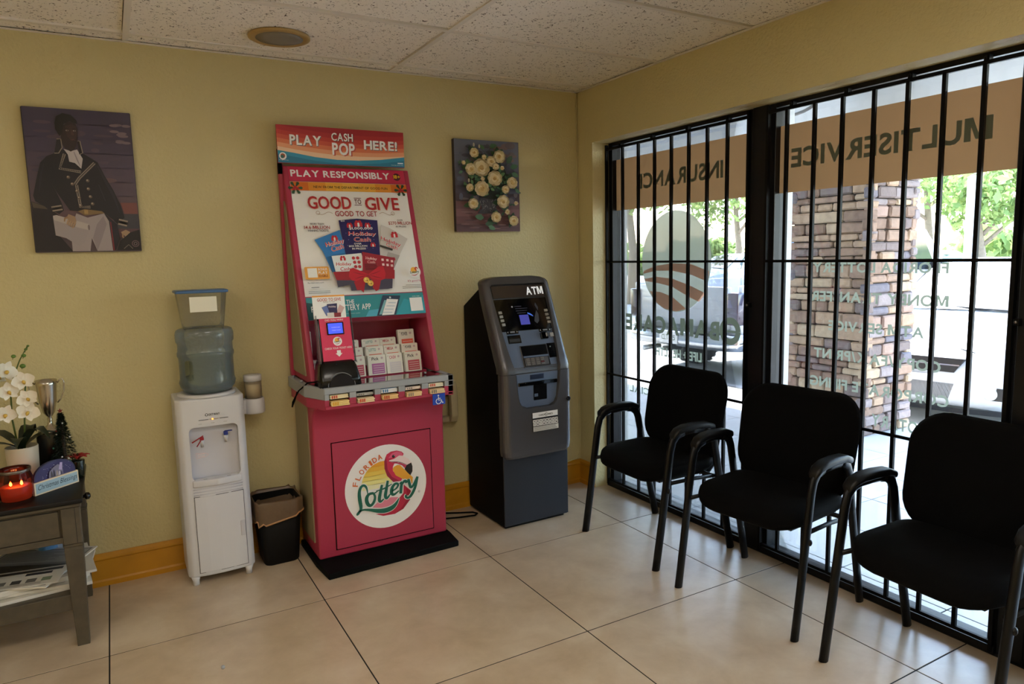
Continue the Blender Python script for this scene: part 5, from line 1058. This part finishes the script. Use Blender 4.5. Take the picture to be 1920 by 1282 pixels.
# little christmas tree
XX, XY = -2.768, -.235
xt = thing('tinsel_tree', 'small dark green tinsel christmas tree with a red star', 'ornament', (XX, XY, TZ)); TIN = mat('dark_tinsel', (16, 34, 22), .3, .3)
part('trunk', MB().lathe([(.02, 0), (.018, .02), (.005, .03), (.004, .27)], (XX, XY, TZ), 10, mat('brown_stub', (48, 34, 24), .7)), xt)
tin = MB(); rn = random.Random(2)
for k in range(3200):
    t = rn.random(); z = .03+t*.245; lay = (t*5) % 1; R = .058*(1-t)*(1.12-.3*lay)+.003; a = rn.uniform(0, 2*PI); r = R*math.sqrt(rn.uniform(.05, 1)); c = Vector((XX+math.cos(a)*r, XY+math.sin(a)*r, TZ+z)); d = Vector((math.cos(a), math.sin(a), rn.uniform(-.8, .3))).normalized()*.012; s_ = d.cross(Vector((rn.random(), rn.random(), rn.random()))).normalized()*.0018
    tin.add([c-s_, c+s_, c+d], [[0, 1, 2]], TIN)
part('tinsel', tin, xt, recalc=False)
for k in range(14):
    t = rn.random()*.85; a = rn.uniform(PI, 2*PI); R = .055*(1-t)+.004; part('bauble', MB().ball((XX+math.cos(a)*R, XY+math.sin(a)*R, TZ+.035+t*.235), .0035, 8, 5, material=ink(('c8ccd0', 'a03030', '3a8a70')[k % 3], .15)), xt)
stv = [(.011*math.cos(PI/2+k*PI/5)*(1 if k % 2 == 0 else .42), .011*math.sin(PI/2+k*PI/5)*(1 if k % 2 == 0 else .42)) for k in range(10)]
part('star', MB().prism([(XX+a, TZ+.284+b) for a, b in stv], XY-.003, XY+.003, 'y', 0, mat('dark_red_star', (110, 30, 28), .3)), xt)
# christmas blessings block
sa, sb = Vector((-2.862, -.445, TZ)), Vector((-2.722, -.325, TZ)); su = (sb-sa).normalized(); sn = su.cross(Vector((0, 0, 1))); SW = (sb-sa).length
sgn = thing('blessings_sign', 'small arched Christmas Blessings sign with a nativity scene', 'ornament', tuple((sa+sb)/2))
def sbox(mb, a0, a1, d0, d1, z0, z1, m):
    vs = [sa+su*a+sn*d+Vector((0, 0, z)) for z in (z0, z1) for a, d in ((a0, d0), (a1, d0), (a1, d1), (a0, d1))]
    return mb.add(vs, [[0, 1, 2, 3], [4, 5, 6, 7], [0, 1, 5, 4], [1, 2, 6, 5], [2, 3, 7, 6], [3, 0, 4, 7]], m)
blk = part('block', sbox(MB(), 0, SW, -.025, 0, 0, .050, ink('cbb89a')), sgn)
arc = [(SW*.5-SW*.47*math.cos(PI*k/20), .050+.066*math.sin(PI*k/20)**.8) for k in range(21)]
vs = [sa+su*a+sn*d+Vector((0, 0, b)) for d in (-.016, -.006) for a, b in arc]; n_ = len(arc)
ac = part('arch', MB().add(vs, [list(range(n_)), list(range(2*n_-1, n_-1, -1))]+[[i, i+1, n_+i+1, n_+i] for i in range(n_-1)]+[[n_-1, 0, n_, 2*n_-1]], ink('1e173a')), sgn)
p = Print(sa, su, (0, 0, 1), base=.0006); p.rect(.005, .005, SW-.005, .045, ink('8ba0aa')); p.text('Christmas Blessings', .010, .012, SW-.010, .038, ink('16202c'), 0, shear=.25); p.build('sign_print', blk)
p = Print(sa+sn*-.006, su, (0, 0, 1), base=.0006); C_ = SW*.5
p.poly([(a*.94+C_*.06, .05+(b-.05)*.92) for a, b in arc], ink('261d4c'))
for q in range(30): p.disc(random.uniform(.03, SW-.03), random.uniform(.055, .10), .0009, ink('c8c4e0'), n=6)
p.poly([(C_-.03, .052), (C_-.028, .075), (C_-.01, .09), (C_+.01, .098), (C_+.028, .085), (C_+.03, .052)], ink('6a6478')); p.poly([(C_+.012, .075), (C_+.02, .102), (C_+.03, .10), (C_+.026, .07)], ink('9c8cb0'))
for dx, h, c in ((-.018, .026, '3a3438'), (-.008, .03, '2a2430'), (.004, .024, '8c8078'), (.014, .018, 'b0a8b0'), (.022, .014, '3c3850')): p.poly([(C_+dx-.005, .053), (C_+dx-.003, .053+h*.7), (C_+dx, .053+h), (C_+dx+.003, .053+h*.7), (C_+dx+.005, .053)], ink(c))
p.build('nativity_print', ac)
# candle
KX_, KY_ = -2.918, -.455
cdl = thing('jar_candle', 'lit red candle jar glowing on the side table', 'candle', (KX_, KY_, TZ))
part('jar', MB().lathe([(.046, .004), (.052, .008), (.056, .03), (.057, .085), (.050, .108), (.051, .122), (.049, .122), (.047, .106), (.053, .084)], (KX_, KY_, TZ), 32, pane('red_jar_glass', (206, 120, 96), .8, .03, .06, (90, 36, 30)), caps=False), cdl)
part('wax', MB().lathe([(.047, .006), (.050, .055), (.044, .058), (.01, .056)], (KX_, KY_, TZ), 28, mat('glowing_wax', (226, 130, 92), .5, emit=.10)), cdl)
part('rim', MB().lathe([(.0535, .112), (.0545, .118), (.0535, .123), (.052, .123)], (KX_, KY_, TZ), 32, mat('steel_band', (120, 112, 108), .3, .9), caps=False), cdl)
for dx in (-.012, .022):
    w = part('wick', MB().tube([(KX_+dx, KY_-.025, TZ+.055), (KX_+dx, KY_-.025, TZ+.064)], .0012, 6, material=DARK), cdl)
    part('flame', MB().lathe([(.001, 0), (.005, .005), (.0035, .013), (.0005, .02)], (KX_+dx, KY_-.025, TZ+.062), 10, mat('flame%d' % int(dx*1e3), (255, 180, 90), .5, emit=14)), w)
cl_ = bpy.data.lights.new('candle_glow', 'POINT'); cl_.energy = .06; cl_.color = (1, .45, .2); cl_.shadow_soft_size = .01
co_ = bpy.data.objects.new('candle_glow', cl_); COL.objects.link(co_); co_.parent = cdl; co_.location = (.005, -.025, .078)
sl_ = thing('note_card', 'small cream card leaning beside the candle jar', 'card', (-2.865, -.40, TZ)); part('card', MB().box(-2.882, -2.848, -.402, -.399, TZ, TZ+.062, .0005, ink('b09a78'), 1), sl_)
p = Print((-2.865, -.402, TZ), base=.0005); p.rect(-.010, .042, .010, .047, ink('4a3a30')); p.rect(-.010, .03, .006, .033, ink('7a6a58')); p.build('card_print', sl_)
# poinsettia
PXX, PYY = -2.722, -.25
poi = thing('poinsettia', 'red fabric poinsettia bloom in a slim dark vase', 'plant', (PXX, PYY, TZ))
part('vase', MB().lathe([(.016, 0), (.020, .01), (.024, .07), (.023, .072)], (PXX, PYY, TZ), 18, mat('dark_green_vase', (20, 30, 24), .25)), poi)
RP = mat('red_petal', (150, 24, 26), .5)
for k in range(7):
    a = k*2*PI/7+.2; mb = MB(); rows = []
    for j in range(5): t = j/4; w = .011*math.sin(PI*min(.96, .12+t*.86)); c = Vector((PXX+math.cos(a)*.045*t, PYY+math.sin(a)*.045*t, TZ+.075+.018*math.sin(t*2.4))); n_ = Vector((-math.sin(a), math.cos(a), .2)); rows.append([tuple(c-n_*w), tuple(c+Vector((0, 0, .003))), tuple(c+n_*w)])
    part('petal', mb.loft(rows, False, False, RP), poi)
# things on the shelf
SZ = .212
def paper(name, x, y, w, d, rz, z, th, label, pr, grp=None, cat='magazine'):
    t = thing(name, label, cat, (x, y, z), grp, rz)
    o = bpy.data.objects.new('sheets', MB().box(-w/2, w/2, -d/2, d/2, 0, th, .0008, ink('b9b6ae'), 1).mesh('sheets')); COL.objects.link(o); o.parent = t; ORG[o.name] = (0, 0, 0)
    p = Print((0, 0, th), (1, 0, 0), (0, 1, 0), base=.0003); pr(p, w, d); o2 = bpy.data.objects.new('cover_print', p.mb.mesh('cover_print', None, (0, 0, 0), False)); COL.objects.link(o2); o2.parent = t
def pr1(p, w, d):
    p.rect(-w*.47, -d*.46, w*.47, d*.46, ink('6c6a66')); p.rect(-w*.45, d*.1, w*.45, d*.43, ink('8c8a84'))
    for k in range(9): p.rect(-w*.43, d*(.38-k*.03), w*(.1+.3*random.random()), d*(.388-k*.03), ink('4a4844'))
    p.rect(-w*.44, -d*.38, w*.40, d*.04, ink('34322e'))
def pr2(p, w, d):
    p.rect(-w*.48, -d*.47, w*.48, d*.47, ink('bab6aa')); p.rect(-w*.45, d*.28, w*.45, d*.42, ink('2e2c2a')); p.rect(.05*w, .1*d, .35*w, .24*d, ink('24242a'))
    for k in range(5): x = -w*.4+k*w*.17; p.rect(x, -d*.3, x+w*.11, -d*.1, ink(random.choice(('5a5a56', '3a3a38', '6c7a64', '8c8a80'))))
    for k in range(5): p.rect(-w*.42, -d*(.34+k*.025), w*.3, -d*(.333+k*.025), ink('6a6862'))
z = SZ
labs = ['bottom paper of the pile on the table shelf', 'second paper of the pile on the table shelf', 'third paper of the pile on the table shelf, shifted right', 'fourth paper of the pile, its blue corner showing', 'topmost grey newspaper of the pile on the table shelf', 'small white flyer sheet lying on the newspaper pile front']
for i, (x, y, w, d, rz_, th) in enumerate(((-2.90, -.33, .36, .36, .10, .012), (-2.89, -.32, .36, .34, -.08, .012), (-2.90, -.31, .34, .34, .12, .011), (-2.885, -.31, .36, .34, .12, .010), (-2.93, -.30, .36, .38, -.45, .006))):
    paper('magazine', x, y, w, d, rz_, z, th, labs[i], pr1 if i == 4 else pr2, 'papers piled on the table shelf'); z += th
paper('flyer_sheet', -2.945, -.42, .30, .17, -.18, z+.0003, .002, labs[5], pr2, None, 'flyer')
CN = (-2.868, -.095, SZ)
can = thing('spray_can', 'white and blue cleaner can at the back of the table shelf', 'can', CN)
body_ = part('can', MB().lathe([(.048, 0), (.050, .003), (.050, .19), (.046, .20), (.03, .205)], CN, 32, mat('can_white', (176, 190, 204), .3)), can)
mb = MB()
for (z0, z1, m_) in ((.10, .15, ink('1c2a24')), (.02, .085, ink('5a86b4'))): mb.loft([[(CN[0]+.0504*math.sin(t), CN[1]-.0504*math.cos(t), CN[2]+z) for t in [-.75+1.5*k/14 for k in range(15)]] for z in (z0, z1)], False, False, m_)
vs, fs = text_geo('OdoBan', .02); mb.add([(CN[0]+.0508*math.sin(-.6+1.2*x), CN[1]-.0508*math.cos(-.6+1.2*x), CN[2]+.112+y*.028) for x, y in vs], fs, ink('c8b83c'))
part('can_label', mb, body_, recalc=False)
# ------------------------------------------------------------------ parked vehicles, trees, lamp post outside
CARW = mat('white_car_paint', (196, 199, 204), .25, coat=.6); CGL = mat('car_glass', (44, 52, 58), .05, coat=1, spec=.8); TYRE = mat('tyre_rubber', (22, 22, 24), .8); CHR = mat('chrome', (186, 190, 196), .15, 1); CBK = mat('car_black_trim', (20, 21, 24), .4); RIM = mat('alloy', (150, 152, 156), .3, .9); LAMP = mat('clear_lamp', (206, 206, 198), .08, coat=1); TAIL = mat('tail_lamp', (48, 28, 44), .1, coat=1)
GZ = -.15
def wheel(par, x, y, r, w, out):
    rr = []
    prof = [(r*.55, -w/2), (r*.93, -w/2), (r, -w*.36), (r, w*.36), (r*.93, w/2), (r*.55, w/2)]
    o = part('wheel', MB().loft([[(x+q*math.cos(2*PI*k/28), y+d, r+q*math.sin(2*PI*k/28)) for k in range(28)] for q, d in prof], True, True, TYRE), par)
    part('hub', MB().loft([[(x+q*math.cos(2*PI*k/20), y+out*(w/2)+d*out, r+q*math.sin(2*PI*k/20)) for k in range(20)] for q, d in ((r*.58, -.03), (r*.56, .004), (r*.3, -.02), (r*.1, .0))], True, True, RIM), o)
    mb = MB()
    for k in range(28): t = 2*PI*(k+.5)/28; c = (x+r*math.cos(t), y, r+r*math.sin(t)); mb.box(-.012, .012, -w*.42, w*.42, -.006, .006, 0, TYRE, 1, Matrix.Translation(c) @ Matrix.Rotation(-t+PI/2, 4, 'Y'))
    part('tread', mb, o)
def sedan(name, label, loc, rz):
    """length along local x, nose at x=0 pointing -x, z=0 on the ground"""
    t = thing(name, label, 'car', (0, 0, 0), 'parked cars')
    # stations: x, half width low, half width belt, z bottom, z belt(hood/boot edge), z top, half width top
    st = [(0.0, .55, .50, .26, .52, .55, .36), (.05, .72, .68, .20, .58, .63, .50), (.18, .84, .80, .17, .64, .715, .62), (.5, .90, .87, .17, .73, .80, .68), (1.0, .91, .90, .17, .80, .88, .70), (1.25, .91, .90, .17, .83, .93, .70), (1.55, .91, .90, .17, .86, 1.10, .68), (2.05, .91, .90, .17, .89, 1.38, .60), (2.5, .91, .90, .17, .90, 1.45, .58), (3.1, .91, .90, .17, .92, 1.43, .57), (3.6, .91, .90, .18, .95, 1.26, .60), (4.0, .90, .88, .20, .97, 1.06, .66), (4.3, .86, .84, .24, .96, 1.03, .62), (4.45, .74, .70, .30, .88, .92, .5)]
    rings = []
    for x, wl, wb, zb, zm, zt, wt in st:
        half = [(wl*.8, zb), (wl, zb+.10), (wl+.005, (zb+zm)*.5), (wb, zm-.03), (wb-.03, zm), ((wb+wt)*.5-.01, (zm*.45+zt*.55)), (wt, zt-.02), (wt*.8, zt), (wt*.3, zt+.012)]
        rings.append([(x, -a, b) for a, b in half]+[(x, a, b) for a, b in half[::-1]])
    part('body', MB().loft(rings, True, True, CARW), t)
    def strip(nm, xa, xb, frac0, frac1, off, m):
        pass
    part('windscreen', MB().loft([[(1.26, -.68, .945), (1.23, -.3, .955), (1.23, .3, .955), (1.26, .68, .945)], [(1.62, -.64, 1.18), (1.60, -.3, 1.20), (1.60, .3, 1.20), (1.62, .64, 1.18)], [(2.02, -.57, 1.395), (2.0, -.3, 1.41), (2.0, .3, 1.41), (2.02, .57, 1.395)]], False, False, CGL), t)
    for s_ in (-1, 1):
        part('side_window', MB().add([(1.62, s_*.865, .93), (2.9, s_*.86, .96), (3.4, s_*.84, 1.0), (3.0, s_*.675, 1.33), (2.15, s_*.69, 1.34)], [[0, 1, 2, 3, 4]], CGL), t)
        hl = part('headlamp', MB().loft([[(.085, s_*.50, .60), (.10, s_*.50, .665), (.12, s_*.50, .68)], [(.085, s_*.62, .585), (.14, s_*.62, .70), (.16, s_*.62, .715)], [(.13, s_*.76, .60), (.24, s_*.76, .735), (.26, s_*.76, .74)], [(.33, s_*.865, .66), (.48, s_*.855, .765), (.50, s_*.85, .77)]], False, False, LAMP), t)
        part('lamp_edge', MB().tube([(.078, s_*.50, .60), (.078, s_*.62, .584), (.124, s_*.765, .598), (.33, s_*.872, .658)], .006, 6, material=CBK), hl)
        fg = part('fog_recess', MB().prism([(s_*.46, .28), (s_*.50, .37), (s_*.62, .40), (s_*.74, .39), (s_*.78, .33), (s_*.74, .285)], .035, .12, 'x', 0, CBK), t)
        fq = MB().lathe([(.055, 0), (.055, .012), (.046, .02), (.02, .012)], (0, 0, 0), 18, LAMP); me = fq.mesh('fog_lamp'); me.transform(Matrix.Translation((.035, s_*.63, .34)) @ Matrix.Rotation(-PI/2, 4, 'Y')); o = bpy.data.objects.new('fog_lamp', me); COL.objects.link(o); o.parent = fg
        part('mirror', MB().ball((1.55, s_*1.0, 1.0), .09, 10, 7, (.7, 1.1, .8), CARW), t)
    part('grille', MB().prism([(-.44, .625), (.44, .625), (.36, .50), (-.36, .50)], -.012, .06, 'x', 0, CBK).box(-.014, .02, -.40, .40, .560, .572, material=CHR), t)
    part('lower_grille', MB().prism([(-.36, .40), (.36, .40), (.32, .26), (-.32, .26)], .0, .06, 'x', 0, CBK), t)
    part('lip', MB().loft([[(.03, -.74, .20), (-.01, -.4, .19), (-.015, 0, .19), (-.01, .4, .19), (.03, .74, .20)], [(.05, -.76, .15), (.02, -.4, .14), (.015, 0, .14), (.02, .4, .14), (.05, .76, .15)]], False, False, CBK), t)
    pl = part('plate', MB().box(-.024, -.016, -.15, .15, .41, .47, .001, ink('d0d0cc'), 1), t)
    part('wiper', MB().tube([(1.20, -.5, .955), (1.24, -.1, .97), (1.30, .25, .985)], .008, 6, material=CBK), t)
    part('hood_seam', MB().tube([(.10, -.48, .674), (.16, -.3, .702), (.15, 0, .71), (.16, .3, .702), (.10, .48, .674)], .004, 6, material=CBK), t)
    for x in (.85, 3.55):
        for s_ in (-1, 1): wheel(t, x, s_*.80, .32, .2, s_)
    t.location = loc; t.rotation_euler[2] = rz
    return t
s1 = sedan('sedan', 'white sedan parked nose-in just right of the stone pillar', (3.75, .09, GZ), math.radians(9))
for i, (l_, r_, lb) in enumerate((((15.5, 4.2, GZ), .03, 'white sedan far across the lot, right of the stone pillar'), ((15.8, 8.4, GZ), -.02, 'white sedan far across the lot, left of the stone pillar'), ((15.4, 15.2, GZ), .0, 'white sedan far across the lot beyond the pickup truck'))):
    c = copy_tree(s1); c.location = l_; c.rotation_euler[2] = r_; c['label'] = lb
# pickup truck, tail towards the building
tk = thing('pickup_truck', 'white pickup truck parked with its chrome rear bumper towards the window', 'truck', (3.62, 3.0, GZ))
def tb_(mb, x0, x1, y0, y1, z0, z1, b=.02, m=CARW): return mb.box(3.62+x0, 3.62+x1, 3.0+y0, 3.0+y1, GZ+z0, GZ+z1, b, m, 2)
part('bed', tb_(tb_(tb_(MB(), .10, 2.1, -.95, -.88, .62, 1.20), .10, 2.1, .88, .95, .62, 1.20), .10, 2.1, -.90, .90, .62, .75), tk)
part('tailgate', tb_(tb_(MB(), .05, .12, -.78, .78, .68, 1.18, .02), .045, .06, -.70, .70, .90, 1.02, .01), tk)
part('cab', MB().prism([(3.62+x, GZ+z) for x, z in ((2.1, .55), (2.1, 1.22), (2.32, 1.80), (2.6, 1.86), (3.7, 1.84), (4.3, 1.28), (5.5, 1.18), (5.65, .95), (5.65, .5))], 2.05, 3.95, 'y', .05, CARW, 3), tk)
part('rear_window', MB().add([(3.62+2.10, 3+y, GZ+1.30) if k == 0 else (3.62+2.285, 3+y*.94, GZ+1.74) for k, y in ((0, -.78), (0, .78), (1, .78), (1, -.78))], [[0, 1, 2, 3]], CGL), tk)
for s_ in (-1, 1):
    part('side_window', MB().add([(3.62+2.45, 3+s_*.956, GZ+1.28), (3.62+3.95, 3+s_*.956, GZ+1.28), (3.62+3.62, 3+s_*.956, GZ+1.72), (3.62+2.6, 3+s_*.956, GZ+1.74)], [[0, 1, 2, 3]], CGL), tk)
    part('tail_lamp', tb_(MB(), .02, .16, s_*.87-.085, s_*.87+.085, .74, 1.12, .02, TAIL), tk)
    part('mirror', MB().ball((3.62+3.75, 3+s_*1.08, GZ+1.3), .12, 10, 7, (.6, 1, 1), CBK), tk)
bp_ = []
for y in [-.98+1.96*k/12 for k in range(13)]:
    x = .02+.14*(abs(y)/.98)**4; bp_.append([(3.62-.14+x, 3+y, GZ+.44), (3.62-.17+x, 3+y, GZ+.50), (3.62-.16+x, 3+y, GZ+.60), (3.62-.11+x, 3+y, GZ+.635), (3.62+.08+x, 3+y, GZ+.635), (3.62+.08+x, 3+y, GZ+.44)])
part('rear_bumper', MB().loft(bp_, True, True, CHR), tk)
part('step_pad', tb_(tb_(MB(), -.13, .02, -.75, -.32, .635, .645, .003, CBK), -.13, .02, .32, .75, .635, .645, .003, CBK), tk)
pt_ = part('number_plate', tb_(MB(), -.158, -.15, -.16, .16, .47, .62, .002, ink('d6d8da')), tk)
p = Print((3.62-.158, 3.0, GZ), (0, -1, 0), (0, 0, 1), base=.001); p.text('CLT 725', -.12, .51, .12, .58, ink('2a4a3a'), .02); p.disc(0, .60, .012, ink('d8a030')); p.build('plate_print', pt_)
part('hitch', tb_(MB(), -.22, .05, -.04, .04, .38, .44, .01, CBK), tk); part('axle', tb_(MB(), 1.05, 1.2, -.8, .8, .30, .42, .03, CBK), tk); part('exhaust', MB().tube([(3.62+.2, 3+.55, GZ+.36), (3.62-.05, 3+.60, GZ+.34)], .035, 12, material=CHR), tk)
part('undercarriage', tb_(MB(), .3, 5.3, -.6, .6, .42, .62, .02, CBK), tk)
ORG[tk.name] = (3.62, 3.0, GZ)
class _T: pass
def twheel(x, s_):
    r, w = .38, .27; X, Y = 3.62+x, 3.0+s_*.82
    prof = [(r*.55, -w/2), (r*.93, -w/2), (r, -w*.36), (r, w*.36), (r*.93, w/2), (r*.55, w/2)]
    o = part('wheel', MB().loft([[(X+q*math.cos(2*PI*k/32), Y+d, GZ+r+q*math.sin(2*PI*k/32)) for k in range(32)] for q, d in prof], True, True, TYRE), tk)
    part('hub', MB().loft([[(X+q*math.cos(2*PI*k/20), Y+s_*(w/2+d), GZ+r+q*math.sin(2*PI*k/20)) for k in range(20)] for q, d in ((r*.58, -.03), (r*.56, .004), (r*.3, -.02), (r*.1, .0))], True, True, RIM), o)
    mb = MB()
    for k in range(26):
        t = 2*PI*(k+.5)/26; c = (X+r*math.cos(t), Y, GZ+r+r*math.sin(t))
        for d in (-.34, -.11, .12, .35): mb.box(-.026, .026, d*w-.024, d*w+.024, -.006, .010, 0, mat_tread, 1, Matrix.Translation(c) @ Matrix.Rotation(-t+PI/2, 4, 'Y'))
    part('tread', mb, o)
mat_tread = mat('tread_blocks', (52, 52, 54), .8)
for x in (1.13, 4.75):
    for s_ in (-1, 1): twheel(x, s_)
# wheel stops
for i, (x, y0, y1, lb) in enumerate(((3.36, 1.55, 2.75, 'grey concrete wheel stop behind the pickup truck'), (3.34, -3.6, -1.9, 'grey concrete wheel stop right of the white sedan'))):
    solo('wheel_stop', MB().prism([(x-.09, GZ), (x+.09, GZ), (x+.05, GZ+.12), (x-.05, GZ+.12)], y0, y1, 'y', .012, mat('stop_concrete%d' % i, (150, 148, 146), .9)), (x, (y0+y1)/2, GZ), label=lb, cat='wheel stop', group='wheel stops')
# fallen sign post and lamp post
lp = thing('lamp_post', 'slim pale lamp post beyond the white sedan', 'lamp post', (13.2, 4.55, GZ)); part('pole', MB().lathe([(.16, 0), (.16, .5), (.09, .52), (.07, 6.5)], (13.2, 4.55, GZ), 16, mat('pale_post', (206, 206, 202), .5)), lp); part('lamp_head', MB().box(12.6, 13.3, 4.4, 4.7, GZ+6.4, GZ+6.55, .03, CBK), lp)
# trees
LEAF = [film('leaf_green_%d' % i, c, .45) for i, c in enumerate(((150, 170, 104), (172, 188, 122), (128, 152, 96)))]; BARK = mat('bark', (128, 112, 96), .9, noise=(12, .2))
def tree(x, y, h, R, lab, seed, n=2300, low=.50):
    r = random.Random(seed); t = thing('tree', lab, 'tree', (x, y, GZ), 'trees across the lot')
    part('trunk', MB().tube([(x, y, GZ), (x+.05, y, GZ+h*.25), (x-.08, y+.1, GZ+h*.5), (x, y, GZ+h*.75)], [.17, .13, .10, .05], 10, material=BARK), t)
    for k in range(4): a = r.uniform(0, 6.28); part('branch', MB().tube([(x, y, GZ+h*(.35+.08*k)), (x+math.cos(a)*R*.4, y+math.sin(a)*R*.4, GZ+h*(.5+.08*k)), (x+math.cos(a)*R*.75, y+math.sin(a)*R*.75, GZ+h*(.58+.08*k))], [.07, .05, .02], 7, material=BARK), t)
    mb = MB(); cl = []
    for k in range(26): a = r.uniform(0, 6.28); q = math.sqrt(r.random())*R*.85; zz = r.uniform(low, .95); q *= math.sin(PI*min(1, max(.12, (zz-low)/(1-low)*.85+.12))); cl.append((x+q*math.cos(a), y+q*math.sin(a), GZ+h*zz, r.uniform(.5, .9)*R*.36))
    for k in range(n):
        c = r.choice(cl); d = Vector((r.gauss(0, 1), r.gauss(0, 1), r.gauss(0, .8))); d = d.normalized()*c[3]*r.uniform(.6, 1.05); P0 = Vector(c[:3])+d
        u = Vector((r.gauss(0, 1), r.gauss(0, 1), r.gauss(0, 1))).normalized(); v = u.cross(Vector((r.gauss(0, 1), r.gauss(0, 1), r.gauss(0, 1)))).normalized(); s_ = r.uniform(.09, .17)
        mb.add([P0-u*s_, P0+v*s_*.5, P0+u*s_, P0-v*s_*.5], [[0, 1, 2, 3]], r.choice(LEAF))
    part('foliage', mb, t, kind='stuff', recalc=False)
TL = [(12.5, 7.2, 6.4, 2.6, 'leafy tree overhanging the right of the stone pillar'), (11.5, 13.5, 6.6, 2.8, 'leafy tree behind the pickup truck'), (17.5, 11.8, 6.2, 2.2, 'leafy tree seen left of the stone pillar'), (21.0, 8.2, 4.4, 1.9, 'small round tree far behind the white sedan'), (20.5, 17.5, 6.5, 3.2, 'tall tree far behind the pickup cab'), (23.0, 11.0, 7.0, 3.4, 'tall pale tree far behind the stone pillar'), (12.5, 2.6, 6.4, 2.6, 'leafy tree at the right picture edge outside'), (14, 18.0, 6.8, 2.8, 'leafy tree at the left side of the first window')]
for i, (x, y, h, R, lb) in enumerate(TL): tree(x, y, h, R, lb, 20+i)
hd = random.Random(9); mb = MB()
for k in range(9000):
    y = hd.uniform(-12, 48); P0 = Vector((30+hd.uniform(-1.2, 1.2), y, GZ+hd.uniform(0, 1)**.7*(1.7+.5*math.sin(y*.7)+.3*math.sin(y*2.1)))); u = Vector((hd.gauss(0, 1), hd.gauss(0, 1), hd.gauss(0, 1))).normalized(); v = u.cross(Vector((hd.gauss(0, 1), hd.gauss(0, 1), hd.gauss(0, 1)))).normalized(); s_ = hd.uniform(.2, .42)
    mb.add([P0-u*s_, P0+v*s_*.55, P0+u*s_, P0-v*s_*.55], [[0, 1, 2, 3]], hd.choice(LEAF))
o = bpy.data.objects.new('hedgerow', mb.mesh('hedgerow', None, (30, 18, GZ), False)); COL.objects.link(o); o.location = (30, 18, GZ); tag(o, 'dense green hedgerow along the far side of the lot', 'hedge', None, 'stuff')
